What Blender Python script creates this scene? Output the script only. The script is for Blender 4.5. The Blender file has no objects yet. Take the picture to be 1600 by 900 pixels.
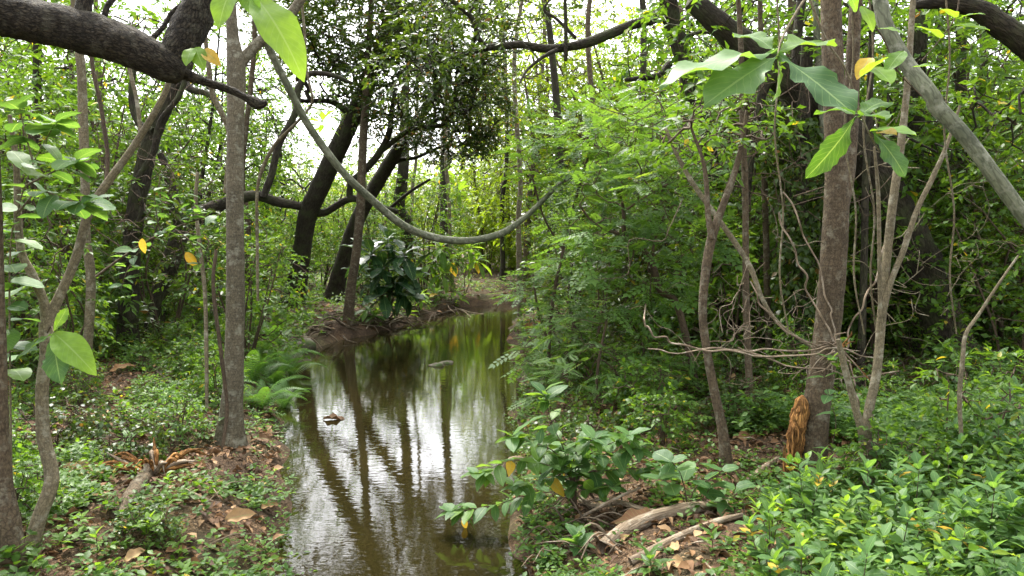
import bpy, math, random
import numpy as np
from mathutils import Vector, Matrix

SEED = 11
rng = np.random.default_rng(SEED)
sc = bpy.context.scene
COL = sc.collection

# ------------------------------------------------------------------ camera, sky, sun, exposure
F_PX, CAM_Z, PITCH = 1164.0, 2.3, math.radians(3.44)
cam_d = bpy.data.cameras.new('camera')
cam_d.sensor_width = 36.0
cam_d.lens = 36.0 * F_PX / 1600.0
cam_d.clip_start, cam_d.clip_end = 0.05, 3000
cam = bpy.data.objects.new('camera', cam_d)
COL.objects.link(cam)
cam.location = (0, 0, CAM_Z)
cam.rotation_euler = (math.radians(90) - PITCH, 0, 0)
sc.camera = cam

SUN_EL, SUN_AZ = math.radians(58), math.radians(-25)     # azimuth measured from +Y towards +X
world = bpy.data.worlds.new('World')
sc.world = world
world.use_nodes = True
wn = world.node_tree
bg = wn.nodes['Background']
sky = wn.nodes.new('ShaderNodeTexSky')
sky.sky_type = 'NISHITA'
sky.sun_disc = False
sky.sun_elevation = SUN_EL
sky.sun_rotation = SUN_AZ
sky.air_density, sky.dust_density, sky.ozone_density = 1.0, 4.0, 0.6
hs = wn.nodes.new('ShaderNodeHueSaturation')            # thin white overcast: the whole sky loses its blue
hs.inputs['Saturation'].default_value = 0.22
wn.links.new(sky.outputs[0], hs.inputs['Color'])
wn.links.new(hs.outputs[0], bg.inputs[0])
bg.inputs[1].default_value = 0.15

sun_d = bpy.data.lights.new('sun', 'SUN')
sun_d.energy = 1.5
sun_d.angle = math.radians(12)
sun_d.color = (1.0, 0.95, 0.86)
sun = bpy.data.objects.new('sun', sun_d)
COL.objects.link(sun)
sd = Vector((math.sin(SUN_AZ) * math.cos(SUN_EL), math.cos(SUN_AZ) * math.cos(SUN_EL), math.sin(SUN_EL)))
sun.rotation_euler = (-sd).to_track_quat('-Z', 'Y').to_euler()
sun.location = (0, 0, 40)

sc.view_settings.view_transform = 'Standard'
sc.view_settings.look = 'None'
sc.view_settings.gamma = 1.0
sc.view_settings.exposure = 2.5
sc.render.engine = 'CYCLES'
sc.cycles.max_bounces = 6
sc.cycles.diffuse_bounces = 4
sc.cycles.glossy_bounces = 3
sc.cycles.transmission_bounces = 5
sc.cycles.sample_clamp_indirect = 8.0
sc.cycles.caustics_reflective = False
sc.cycles.caustics_refractive = False
sc.cycles.use_adaptive_sampling = True
sc.cycles.adaptive_threshold = 0.02
sc.cycles.use_denoising = True

# ------------------------------------------------------------------ numeric helpers
def vnoise(p, seed=0):
    p = np.atleast_2d(np.asarray(p, float))
    i = np.floor(p).astype(np.int64)
    f = p - i
    f = f * f * (3 - 2 * f)
    def h(a, b, c):
        n = (a * 374761393 + b * 668265263 + c * 1442695041 + seed * 97531) & 0xFFFFFFFF
        n = ((n ^ (n >> 13)) * 1274126177) & 0xFFFFFFFF
        n = n ^ (n >> 16)
        return (n & 0xFFFF) / 32767.5 - 1
    x, y, z = i[:, 0], i[:, 1], i[:, 2]
    fx, fy, fz = f[:, 0], f[:, 1], f[:, 2]
    def lx(b, c):
        return h(x, y + b, z + c) * (1 - fx) + h(x + 1, y + b, z + c) * fx
    def ly(c):
        return lx(0, c) * (1 - fy) + lx(1, c) * fy
    return ly(0) * (1 - fz) + ly(1) * fz

CP, SP = math.cos(PITCH), math.sin(PITCH)
def ray(u, v):
    dx, dy = (u - 800) / F_PX, (450 - v) / F_PX
    return np.array([dx, CP + dy * SP, -SP + dy * CP])
def P(u, v, Y):
    r = ray(u, v)
    return np.array([0, 0, CAM_Z]) + r * (Y / r[1])

# creek: centre line (x, y, half width)
CREEK = np.array([(-.70, -14, .85), (-.73, 5.15, .82), (-1.0, 6.4, 1.03), (-1.3, 8.5, 1.32), (-1.6, 10.5, 1.7),
                  (-1.85, 12.5, 2.0), (-2.2, 16.2, 2.2), (-1.7, 19, 1.7), (-1.3, 22.3, 1.4), (-.6, 26, 1.3),
                  (1.5, 28.2, 1.2), (5, 29.5, 1.2), (12, 30, 1.3), (34, 31, 1.5)])
def creek_d(x, y):
    x, y = np.asarray(x, float), np.asarray(y, float)
    best = np.full(x.shape, 1e9)
    for a, b in zip(CREEK[:-1], CREEK[1:]):
        e = b[:2] - a[:2]
        t = np.clip(((x - a[0]) * e[0] + (y - a[1]) * e[1]) / (e @ e), 0, 1)
        d = np.hypot(x - a[0] - t * e[0], y - a[1] - t * e[1]) - (a[2] + t * (b[2] - a[2]))
        best = np.minimum(best, d)
    return best
def height(x, y):
    x, y = np.asarray(x, float), np.asarray(y, float)
    s = x.shape
    xf, yf = x.ravel(), y.ravel()
    z0 = np.zeros_like(xf)
    d = creek_d(xf, yf) + .16 * vnoise(np.stack([xf * 1.6, yf * 1.6, z0], 1), 5)
    out = .36 * (1 - np.exp(-np.maximum(d, 0) / .4)) + .55 * (1 - np.exp(-np.maximum(d - .3, 0) / 9))
    inn = -.6 * (1 - np.exp(-np.maximum(-d, 0) / .5))
    n = (.07 * vnoise(np.stack([xf * .9, yf * .9, z0], 1), 1) + .035 * vnoise(np.stack([xf * 2.7, yf * 2.7, z0], 1), 2)
         + .015 * vnoise(np.stack([xf * 7, yf * 7, z0], 1), 3)) * np.clip(d / .5, 0, 1)
    return (np.where(d > 0, out + n, inn)).reshape(s)
def hz(x, y):
    return float(height(np.array([x]), np.array([y]))[0])
_Y = np.concatenate([np.arange(1.8, 30, .04), np.arange(30, 120, .3)])
def G(u, v):
    """world point where the sight line through a pixel meets the ground"""
    r = ray(u, v)
    t = _Y / r[1]
    p = np.array([0, 0, CAM_Z]) + t[:, None] * r
    h = np.maximum(height(p[:, 0], p[:, 1]), -.02)
    k = np.nonzero(p[:, 2] <= h)[0]
    return p[k[0]] if len(k) else p[-1]

def unit(a):
    a = np.asarray(a, float)
    return a / np.maximum(np.linalg.norm(a, axis=-1, keepdims=True), 1e-9)

def spline(pts, per=6):
    """Catmull-Rom through rows of any width"""
    p = np.asarray(pts, float)
    if len(p) < 3:
        t = np.linspace(0, 1, per + 1)[:, None]
        return p[0] * (1 - t) + p[-1] * t
    q = np.vstack([2 * p[0] - p[1], p, 2 * p[-1] - p[-2]])
    out = []
    t = np.linspace(0, 1, per, endpoint=False)[:, None]
    for i in range(1, len(q) - 2):
        a, b, c, d = q[i - 1], q[i], q[i + 1], q[i + 2]
        out.append(.5 * (2 * b + (c - a) * t + (2 * a - 5 * b + 4 * c - d) * t ** 2 + (3 * b - a - 3 * c + d) * t ** 3))
    out.append(p[-1:])
    return np.vstack(out)

# ------------------------------------------------------------------ mesh collector
class Acc:
    def __init__(self):
        self.V, self.F, self.T, self.U, self.n, self.M = [], [], [], [], 0, []
    def add(self, v, f, tint=.5, cuv=None, mi=0):
        v = np.asarray(v, float).reshape(-1, 3)
        f = np.asarray(f, np.int64)
        self.V.append(v)
        self.F.append(f + self.n)
        self.T.append(np.broadcast_to(np.asarray(tint, float), (len(v),)))
        self.U.append(np.zeros((f.size, 2)) if cuv is None else np.asarray(cuv).reshape(-1, 2))
        self.M.append(np.full(len(f), mi, np.int32))
        self.n += len(v)
        return self
    def mesh(self, name, mats, origin=(0, 0, 0), smooth=True):
        me = bpy.data.meshes.new(name)
        V = np.vstack(self.V) - np.asarray(origin, float)
        me.vertices.add(len(V))
        me.vertices.foreach_set('co', V.astype(np.float32).ravel())
        loops = np.concatenate([f.ravel() for f in self.F]).astype(np.int32)
        sizes = np.concatenate([np.full(len(f), f.shape[1], np.int32) for f in self.F])
        starts = np.concatenate([[0], np.cumsum(sizes)[:-1]]).astype(np.int32)
        me.loops.add(len(loops))
        me.loops.foreach_set('vertex_index', loops)
        me.polygons.add(len(sizes))
        me.polygons.foreach_set('loop_start', starts)
        me.polygons.foreach_set('use_smooth', np.full(len(sizes), smooth))
        for m in (mats if isinstance(mats, (list, tuple)) else [mats]):
            me.materials.append(m)
        me.polygons.foreach_set('material_index', np.concatenate(self.M))
        me.update(calc_edges=True)
        at = me.attributes.new('tint', 'FLOAT', 'POINT')
        at.data.foreach_set('value', np.concatenate(self.T).astype(np.float32))
        uv = me.uv_layers.new(name='UVMap')
        uv.data.foreach_set('uv', np.vstack(self.U).astype(np.float32).ravel())
        return me

def tag(o, label=None, cat=None, group=None, kind=None):
    if label: o['label'] = label
    if cat: o['category'] = cat
    if group: o['group'] = group
    if kind: o['kind'] = kind
    return o
def link(name, me, parent=None):
    o = bpy.data.objects.new(name, me)
    COL.objects.link(o)
    if parent: o.parent = parent
    return o
def thing(name, label, cat, loc=(0, 0, 0), group=None):
    o = bpy.data.objects.new(name, None)
    o.empty_display_size = .2
    COL.objects.link(o)
    o.location = loc
    return tag(o, label, cat, group)

def tube(acc, pts, rad, sides=8, per=6, rough=0., nscale=6., seed=0, tint=.5, raw=False, flare=None, cap=True, mi=0):
    """tapered tube through pts with radius rad; rough = relative radial noise"""
    pr = np.column_stack([np.asarray(pts, float), np.asarray(rad, float)])
    if not raw:
        pr = spline(pr, per)
    p, r = pr[:, :3], np.maximum(pr[:, 3], .0006)
    d = unit(np.gradient(p, axis=0))
    ref = np.array([0., 0, 1]) if abs(d[0][2]) < .9 else np.array([1., 0, 0])
    x = np.zeros_like(p)
    c = np.cross(ref, d[0]); c /= np.linalg.norm(c)
    for i in range(len(p)):
        c = c - d[i] * (c @ d[i]); c /= max(np.linalg.norm(c), 1e-9)
        x[i] = c
    y = np.cross(d, x)
    a = np.arange(sides) * 2 * math.pi / sides
    ring = x[:, None] * np.cos(a)[None, :, None] + y[:, None] * np.sin(a)[None, :, None]
    R = np.repeat(r[:, None], sides, 1)
    if flare:                                                 # root flare: (height, amount, lobes)
        s0 = np.concatenate([[0], np.cumsum(np.linalg.norm(np.diff(p, axis=0), axis=1))])
        R = R * (1 + (flare[1] * np.exp(-s0 / flare[0]))[:, None] * (1 + .45 * np.sin(a * flare[2] + seed))[None])
    v = p[:, None] + ring * R[..., None]
    if rough:
        q = v.reshape(-1, 3)
        n = vnoise(q * nscale, seed) * .6 + vnoise(q * nscale * 2.7, seed + 1) * .4
        v = p[:, None] + ring * (R * (1 + rough * n.reshape(R.shape)))[..., None]
    m = len(p)
    i, j = np.meshgrid(np.arange(m - 1), np.arange(sides), indexing='ij')
    j2 = (j + 1) % sides
    f = np.stack([i * sides + j, i * sides + j2, (i + 1) * sides + j2, (i + 1) * sides + j], -1).reshape(-1, 4)
    s = np.concatenate([[0], np.cumsum(np.linalg.norm(np.diff(p, axis=0), axis=1))])
    w = 2 * math.pi * r.mean()
    ua, ub = (j / sides * w), ((j + 1) / sides * w)
    cuv = np.stack([np.stack([ua, s[i]], -1), np.stack([ub, s[i]], -1), np.stack([ub, s[i + 1]], -1), np.stack([ua, s[i + 1]], -1)], 2)
    acc.add(v.reshape(-1, 3), f, tint, cuv, mi)
    if cap:
        e = v[-1]
        vv = np.vstack([e, p[-1] + d[-1] * r[-1] * .4])
        acc.add(vv, np.array([(k, (k + 1) % sides, sides) for k in range(sides)]), tint, None, mi)
    return p, r

# ------------------------------------------------------------------ leaf shapes (length 1 along +Y, face up +Z)
def leaf_shape(nl, width, shape='oval', fold=.25, droop=.15, wave=0., cols=3, lobes=0, lobe=.0, seed=0):
    t = np.linspace(0, 1, nl + 1)
    if shape == 'oval':   w = np.sin(math.pi * t ** .85) ** .8
    elif shape == 'lance': w = np.sin(math.pi * t ** .72) ** 1.1
    elif shape == 'obov':  w = np.sin(math.pi * t ** 1.45) ** .85
    elif shape == 'round': w = np.sin(math.pi * np.clip(t, 0, 1)) ** .5
    elif shape == 'heart': w = np.sin(math.pi * t ** .62) ** .75
    w = np.clip(w, 0.012, None) * width
    if lobes:
        w = w * (1 - lobe * (.5 + .5 * np.cos(t * lobes * 2 * math.pi)) * np.clip(np.sin(math.pi * t) * 2, 0, 1))
    s = np.linspace(-1, 1, cols)
    r = np.random.default_rng(seed)
    ph = r.uniform(0, 6.28, 2)
    X = w[:, None] * s[None]
    Z = fold * w[:, None] * np.abs(s)[None] ** 1.3 - droop * (t ** 2)[:, None] + wave * (np.abs(s) ** 2)[None] * np.where(s > 0, np.sin(t * 17 + ph[0])[:, None], np.sin(t * 15 + ph[1])[:, None])
    Yv = np.repeat(t[:, None], cols, 1) - .10 * w[:, None] * 0
    v = np.stack([X, Yv, Z], -1).reshape(-1, 3)
    i, j = np.meshgrid(np.arange(nl), np.arange(cols - 1), indexing='ij')
    f = np.stack([i * cols + j, i * cols + j + 1, (i + 1) * cols + j + 1, (i + 1) * cols + j], -1).reshape(-1, 4)
    uv = np.stack([np.repeat(s[None], nl + 1, 0), np.repeat(t[:, None], cols, 1)], -1).reshape(-1, 2)
    return v, f, uv
KITE = (np.array([(0, 0, 0), (-.24, .42, .05), (.24, .42, .05), (0, 1, -.10), (0, .45, -.02)]),
        np.array([(0, 4, 1), (0, 2, 4), (1, 4, 3), (4, 2, 3)]), None)
KITE_N = (KITE[0] * np.array([.6, 1, 1]), KITE[1], None)
KITE_W = (KITE[0] * np.array([1.45, 1, 1]), KITE[1], None)
def leaf6(width=.28, droop=.12):
    v = np.array([(0, 0, 0), (-.75 * width, .25, .04), (.75 * width, .25, .04), (-width, .55, .03), (width, .55, .03),
                  (0, 1, -droop), (0, .28, -.01), (0, .6, -.04)])
    f = np.array([(0, 6, 1), (0, 2, 6), (1, 6, 7), (1, 7, 3), (6, 2, 7), (2, 4, 7), (3, 7, 5), (7, 4, 5)])
    return v, f, None
LEAF6, LEAF6_N, LEAF6_W = leaf6(), leaf6(.16, .2), leaf6(.4)

def compound(pairs=6, leaflet=.26, width=.42, terminal=True, fold=.06, tilt=0.):
    """pinnate leaf: leaflets in pairs on a thin stalk"""
    V, Fc = [], []
    n = 0
    def put(px, py, ang, size):
        nonlocal n
        k = KITE[0] * np.array([width, 1, 1]) * size
        c, s = math.cos(ang), math.sin(ang)
        q = np.stack([k[:, 0] * c - k[:, 1] * s + px, k[:, 0] * s + k[:, 1] * c + py, k[:, 2] - .12 * py * py + tilt * abs(px)], -1)
        V.append(q); Fc.append(KITE[1] + n); n += len(q)
    for i in range(pairs):
        y = .2 + .72 * i / max(pairs - 1, 1)
        sz = leaflet * (1 - .35 * abs(i / max(pairs - 1, 1) - .4))
        put(-.01, y, math.radians(62 - 12 * i / pairs), sz)
        put(.01, y + .02, -math.radians(62 - 12 * i / pairs), sz)
    if terminal:
        put(0, .95, 0, leaflet)
    st = np.array([(-.006, 0, 0), (.006, 0, 0), (.004, 1, -.12), (-.004, 1, -.12)])
    V.append(st); Fc.append(np.array([(n, n + 1, n + 2), (n, n + 2, n + 3)]))
    return np.vstack(V), np.vstack(Fc), None
PINNATE = compound(5, .30, 1.3)
PINNATE_FINE = compound(8, .22, 1.0)
TRIFOL = compound(2, .5, .8)
def fern_frond(n=22):
    V, Fc = [], []
    k = 0
    for i in range(n):
        t = .08 + .92 * i / n
        L = .20 * math.sin(math.pi * min(t * 1.05, 1) ** .6) + .015
        z = .32 * math.sin(t * 2.3) - .25 * t * t
        for s in (-1, 1):
            w = .011
            q = np.array([(0, t - w, z), (s * L * .5, t - w * 1.1 + .03, z + .02), (s * L, t + .07, z - .05), (s * L * .5, t + w * 1.1 + .03, z + .02), (0, t + w, z)])
            V.append(q)
            Fc.append(np.array([(k, k + 1, k + 3), (k, k + 3, k + 4), (k + 1, k + 2, k + 3)]))
            k += 5
    t = np.linspace(0, 1, 8)
    z = .32 * np.sin(t * 2.3) - .25 * t * t
    q = np.concatenate([np.stack([0 * t - .005, t, z], 1), np.stack([0 * t + .005, t, z], 1)])
    f = np.array([(k + i, k + i + 8, k + i + 9) for i in range(7)] + [(k + i, k + i + 9, k + i + 1) for i in range(7)])
    return np.vstack(V + [q]), np.vstack(Fc + [f]), None
FROND = fern_frond()

def scatter(acc, tpl, pos, d, nrm, size, tint, mi=0):
    """copies of a leaf shape at pos, pointing along d, facing nrm"""
    v, f, uv = tpl
    N = len(pos)
    if N == 0: return
    d = unit(d)
    x = unit(np.cross(d, nrm))
    z = np.cross(x, d)
    size = np.broadcast_to(np.asarray(size, float), (N,))
    M = np.stack([x, d, z], 1) * size[:, None, None]
    out = np.einsum('kc,ncd->nkd', v, M) + np.asarray(pos)[:, None]
    ff = f[None] + (np.arange(N) * len(v))[:, None, None]
    cuv = None if uv is None else np.tile(uv[f].reshape(-1, 2), (N, 1))
    acc.add(out.reshape(-1, 3), ff.reshape(-1, f.shape[1]), np.repeat(np.broadcast_to(tint, (N,)), len(v)), cuv, mi)

def rnd_dir(n, up=0., flat=1.):
    d = rng.normal(size=(n, 3))
    d[:, 2] *= flat
    d = unit(d)
    d[:, 2] += up
    return unit(d)

def sprays(acc, tpl, nodes, dirs, n, twig, size, droop=.25, tilt=.5, tint=(.2, .8), flip=0., mi=0, wood=None, cluster_tint=.35):
    """leaves set left and right along a short twig at every node"""
    N = len(nodes)
    if N == 0: return
    s = np.linspace(0, 1, n)[None, :, None] + rng.uniform(-.08, .08, (N, n, 1))
    dirs = unit(dirs + rng.normal(scale=.15, size=dirs.shape))
    bend = np.array([0, 0, -1.]) * droop
    pos = nodes[:, None] + dirs[:, None] * twig * s + bend * twig * s ** 2
    side = unit(np.cross(dirs, np.array([0, 0, 1.])) + 1e-6)
    sg = np.where(np.arange(n) % 2 == 0, 1., -1.)[None, :, None]
    ld = dirs[:, None] * .55 + side[:, None] * sg * .8 + rng.normal(scale=.32, size=(N, n, 3)) + bend
    ld[:, -1] = dirs + bend
    nr = np.array([0, 0, 1.]) + rng.normal(scale=tilt, size=(N, n, 3))
    sz = size * rng.uniform(.65, 1.2, N * n)
    base = rng.uniform(tint[0], tint[1], (N, 1))
    tn = np.clip(base * cluster_tint + rng.uniform(tint[0], tint[1], (N, n)) * (1 - cluster_tint), 0, 1)
    odd = rng.random((N, n)) < flip
    tn = np.where(odd, rng.uniform(.93, 1, (N, n)), tn)
    scatter(acc, tpl, pos.reshape(-1, 3), ld.reshape(-1, 3), nr.reshape(-1, 3), sz, tn.ravel(), mi)
    if wood is not None:
        for k in range(N):
            q = nodes[k] + dirs[k] * twig * np.array([[0], [.5], [1]]) + bend * twig * np.array([[0], [.25], [1]])
            tube(wood, q, [.004, .003, .002], 3, raw=True, cap=False)

def grow(acc, anchors, pts, r_tip=.004, expo=.45, rmax=.06, sides=4, wig=.12, pull=.25):
    """joins scattered nodes to the nearest wood already there, thickening towards the anchor"""
    A = np.atleast_2d(anchors)
    pts = np.asarray(pts)
    d0 = np.linalg.norm(pts[:, None] - A[None], axis=2)
    order = np.argsort(d0.min(1))
    nodes = [a for a in A]
    par = [-1] * len(A)
    cost = [0.] * len(A)
    arr = np.array(nodes)
    idx = np.zeros(len(pts), int)
    for k in order:
        dd = np.linalg.norm(arr - pts[k], axis=1)
        j = int(np.argmin(dd + pull * np.array(cost)))
        par.append(j); cost.append(cost[j] + dd[j]); nodes.append(pts[k])
        arr = np.vstack([arr, pts[k]])
        idx[k] = len(par) - 1
    cnt = np.ones(len(par))
    for k in range(len(par) - 1, len(A) - 1, -1):
        if par[k] >= 0: cnt[par[k]] += cnt[k]
    dirs = np.zeros((len(pts), 3))
    for k in range(len(pts)):
        i = idx[k]; j = par[i]
        a, b = arr[j], arr[i]
        L = np.linalg.norm(b - a)
        dirs[k] = (b - a) / max(L, 1e-6)
        ra = min(r_tip * cnt[i] ** expo * 1.15, rmax)
        rb = min(r_tip * max(cnt[i] - 1, 1) ** expo, rmax)
        m1 = a + (b - a) * .4 + rng.normal(size=3) * L * wig
        m2 = a + (b - a) * .72 + rng.normal(size=3) * L * wig * .7
        tube(acc, np.array([a, m1, m2, b]), [ra, ra * .95, (ra + rb) / 2, rb], sides, raw=True, cap=False)
    return dirs

def in_ellipsoid(n, c, r, shell=.5):
    d = unit(rng.normal(size=(n, 3)))
    q = rng.random(n) ** (1 / 3)
    q = q * (1 - shell) + shell * (q ** .35)
    return np.asarray(c) + d * q[:, None] * np.asarray(r)

# ------------------------------------------------------------------ materials
def new_mat(name):
    m = bpy.data.materials.new(name)
    m.use_nodes = True
    nt = m.node_tree
    nt.nodes.clear()
    out = nt.nodes.new('ShaderNodeOutputMaterial')
    return m, nt, out
def ramp(nt, fac, stops, mode='LINEAR'):
    r = nt.nodes.new('ShaderNodeValToRGB')
    r.color_ramp.interpolation = mode
    while len(r.color_ramp.elements) < len(stops): r.color_ramp.elements.new(.5)
    for e, (p, c) in zip(r.color_ramp.elements, stops):
        e.position = p; e.color = (*c, 1)
    nt.links.new(fac, r.inputs[0])
    return r.outputs[0]
def math_n(nt, op, a, b=None):
    n = nt.nodes.new('ShaderNodeMath'); n.operation = op
    for i, x in enumerate((a, b)):
        if x is None: continue
        if isinstance(x, (int, float)): n.inputs[i].default_value = x
        else: nt.links.new(x, n.inputs[i])
    return n.outputs[0]
def mixc(nt, fac, a, b, mode='MIX'):
    n = nt.nodes.new('ShaderNodeMix'); n.data_type = 'RGBA'; n.blend_type = mode
    for k, x in ((0, fac), (6, a), (7, b)):
        if isinstance(x, (int, float)): n.inputs[k].default_value = x
        elif isinstance(x, tuple): n.inputs[k].default_value = (*x, 1)
        else: nt.links.new(x, n.inputs[k])
    return n.outputs[2]
def noise(nt, vec, scale, detail=3, rough=.55):
    n = nt.nodes.new('ShaderNodeTexNoise')
    n.inputs['Scale'].default_value = scale; n.inputs['Detail'].default_value = detail; n.inputs['Roughness'].default_value = rough
    if vec is not None: nt.links.new(vec, n.inputs['Vector'])
    return n.outputs[0]

def leaf_mat(name, stops, per_object=False, trans=.46, tgain=(2.2, 1.95, .8), rough=.45, spec=.27, veins=False, blotch=.25):
    m, nt, out = new_mat(name)
    if per_object:
        fac = nt.nodes.new('ShaderNodeObjectInfo').outputs['Random']
    else:
        a = nt.nodes.new('ShaderNodeAttribute'); a.attribute_name = 'tint'; fac = a.outputs['Fac']
    col = ramp(nt, fac, stops)
    tc = nt.nodes.new('ShaderNodeTexCoord')
    if blotch:
        nz = noise(nt, tc.outputs['Object'], 9 if per_object else 3, 3)
        col = mixc(nt, blotch, col, mixc(nt, 1., col, ramp(nt, nz, [(.3, (.45, .5, .45)), (.7, (1.5, 1.4, 1.2))]), 'MULTIPLY'))
    if veins:
        sp = nt.nodes.new('ShaderNodeSeparateXYZ'); nt.links.new(tc.outputs['UV'], sp.inputs[0])
        au = math_n(nt, 'ABSOLUTE', sp.outputs[0])
        ph = math_n(nt, 'SUBTRACT', math_n(nt, 'MULTIPLY', sp.outputs[1], 11.), math_n(nt, 'MULTIPLY', au, 2.6))
        fr = math_n(nt, 'ABSOLUTE', math_n(nt, 'SUBTRACT', math_n(nt, 'FRACT', ph), .5))
        side = math_n(nt, 'LESS_THAN', fr, .055)
        mid = math_n(nt, 'LESS_THAN', au, .05)
        vn = math_n(nt, 'MAXIMUM', math_n(nt, 'MULTIPLY', side, .2), math_n(nt, 'MULTIPLY', mid, .55))
        col = mixc(nt, vn, col, (.22, .32, .12))
    b = nt.nodes.new('ShaderNodeBsdfPrincipled')
    nt.links.new(col, b.inputs['Base Color'])
    b.inputs['Roughness'].default_value = rough
    b.inputs['Specular IOR Level'].default_value = spec
    t = nt.nodes.new('ShaderNodeBsdfTranslucent')
    nt.links.new(mixc(nt, 1., col, tgain, 'MULTIPLY'), t.inputs['Color'])
    mx = nt.nodes.new('ShaderNodeMixShader')
    mx.inputs[0].default_value = trans
    nt.links.new(b.outputs[0], mx.inputs[1]); nt.links.new(t.outputs[0], mx.inputs[2])
    nt.links.new(mx.outputs[0], out.inputs[0])
    return m

def bark_mat(name, c1, c2, lichen=None, ridge=(60, 9), rings=0., bump=.6, dist=.02, moss=None, crackmix=.4):
    m, nt, out = new_mat(name)
    tc = nt.nodes.new('ShaderNodeTexCoord')
    mp = nt.nodes.new('ShaderNodeMapping'); nt.links.new(tc.outputs['UV'], mp.inputs[0])
    mp.inputs['Scale'].default_value = (ridge[0], ridge[1], 1)
    n1 = noise(nt, mp.outputs[0], 1., 5, .65)
    vo = nt.nodes.new('ShaderNodeTexVoronoi'); vo.feature = 'DISTANCE_TO_EDGE'; vo.inputs['Scale'].default_value = .8
    dn = nt.nodes.new('ShaderNodeTexNoise'); dn.inputs['Scale'].default_value = .7; dn.inputs['Detail'].default_value = 4; nt.links.new(mp.outputs[0], dn.inputs['Vector'])
    dm = nt.nodes.new('ShaderNodeVectorMath'); dm.operation = 'MULTIPLY_ADD'; dm.inputs[1].default_value = (2.4, 2.4, 2.4); nt.links.new(dn.outputs['Color'], dm.inputs[0]); nt.links.new(mp.outputs[0], dm.inputs[2])
    nt.links.new(dm.outputs[0], vo.inputs['Vector'])
    crack = ramp(nt, vo.outputs['Distance'], [(.0, (0, 0, 0)), (.16, (1, 1, 1))])
    big = noise(nt, tc.outputs['Object'], 3.2, 4)
    col = ramp(nt, n1, [(.28, c1), (.7, c2)])
    col = mixc(nt, crackmix, col, mixc(nt, 1., col, crack, 'MULTIPLY'))
    col = mixc(nt, .6, col, mixc(nt, 1., col, ramp(nt, big, [(.3, (.55, .56, .55)), (.7, (1.4, 1.4, 1.35))]), 'MULTIPLY'))
    if lichen:
        col = mixc(nt, ramp(nt, noise(nt, tc.outputs['Object'], 11, 4, .7), [(.52, (0, 0, 0)), (.66, (.75, .75, .75))]), col, lichen)
    if moss:
        col = mixc(nt, ramp(nt, big, [(.48, (0, 0, 0)), (.68, (.8, .8, .8))]), col, moss)
    hgt = math_n(nt, 'ADD', math_n(nt, 'MULTIPLY', n1, .6), math_n(nt, 'MULTIPLY', crack, .5))
    if rings:
        mr = nt.nodes.new('ShaderNodeMapping'); nt.links.new(tc.outputs['UV'], mr.inputs[0])
        mr.inputs['Scale'].default_value = (9, 70, 1)
        rg = noise(nt, mr.outputs[0], 1., 3, .5)
        col = mixc(nt, math_n(nt, 'MULTIPLY', ramp(nt, rg, [(.5, (0, 0, 0)), (.62, (1, 1, 1))]), rings), col, tuple(x * .45 for x in c1))
        hgt = math_n(nt, 'ADD', hgt, math_n(nt, 'MULTIPLY', rg, .5))
    bm = nt.nodes.new('ShaderNodeBump'); bm.inputs['Strength'].default_value = bump; bm.inputs['Distance'].default_value = dist
    nt.links.new(hgt, bm.inputs['Height'])
    b = nt.nodes.new('ShaderNodeBsdfPrincipled')
    b.inputs['Roughness'].default_value = .85; b.inputs['Specular IOR Level'].default_value = .2
    nt.links.new(col, b.inputs['Base Color']); nt.links.new(bm.outputs[0], b.inputs['Normal'])
    nt.links.new(b.outputs[0], out.inputs[0])
    return m

G_MID = [(0, (.028, .070, .011)), (.45, (.058, .125, .016)), (.85, (.105, .195, .026)), (.94, (.13, .20, .03)), (.97, (.32, .26, .03))]
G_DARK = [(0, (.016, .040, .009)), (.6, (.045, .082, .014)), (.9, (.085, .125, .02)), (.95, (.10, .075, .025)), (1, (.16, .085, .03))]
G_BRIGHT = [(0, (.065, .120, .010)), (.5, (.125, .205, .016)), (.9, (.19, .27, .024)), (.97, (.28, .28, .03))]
G_COOL = [(0, (.038, .090, .020)), (.5, (.075, .155, .034)), (.92, (.12, .215, .052)), (1, (.15, .23, .045))]
M_MID = leaf_mat('leaf mid green', G_MID)
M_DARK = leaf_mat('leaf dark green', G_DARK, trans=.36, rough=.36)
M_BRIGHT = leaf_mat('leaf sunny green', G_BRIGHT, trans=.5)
M_COOL = leaf_mat('leaf cool green', G_COOL, rough=.5)
M_FERN = leaf_mat('fern green', [(0, (.04, .11, .02)), (1, (.09, .19, .035))])
O_MID = leaf_mat('big leaf mid green', [(0, (.042, .100, .018)), (.6, (.075, .155, .026)), (1, (.115, .21, .035))], True, veins=True)
O_COOL = leaf_mat('big leaf cool green', [(0, (.042, .105, .030)), (.6, (.072, .155, .046)), (1, (.10, .195, .055))], True, veins=True, rough=.5)
O_DARK = leaf_mat('big leaf dark green', [(0, (.014, .045, .016)), (1, (.035, .085, .028))], True, veins=True, rough=.35, trans=.25)
O_LIME = leaf_mat('big leaf lime green', [(0, (.085, .18, .02)), (1, (.16, .28, .035))], True, veins=True, trans=.5)
O_YELLOW = leaf_mat('big leaf yellow', [(0, (.42, .26, .02)), (1, (.50, .36, .05))], True, veins=True, trans=.45, tgain=(1.3, 1.2, .8))
O_DRY = leaf_mat('dry leaf brown', [(0, (.10, .05, .022)), (.5, (.22, .11, .045)), (1, (.34, .22, .11))], True, trans=.15, veins=True, tgain=(1, 1, 1), rough=.7)
M_LITTER = leaf_mat('leaf litter', [(0, (.035, .020, .011)), (.4, (.10, .052, .024)), (.75, (.20, .11, .05)), (1, (.36, .24, .13))], trans=.12, tgain=(1, 1, 1), rough=.75)
B_DARK = bark_mat('dark rough bark', (.014, .011, .007), (.082, .066, .044), (.11, .10, .07), (75, 30), bump=1., dist=.05, crackmix=.6)
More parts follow.
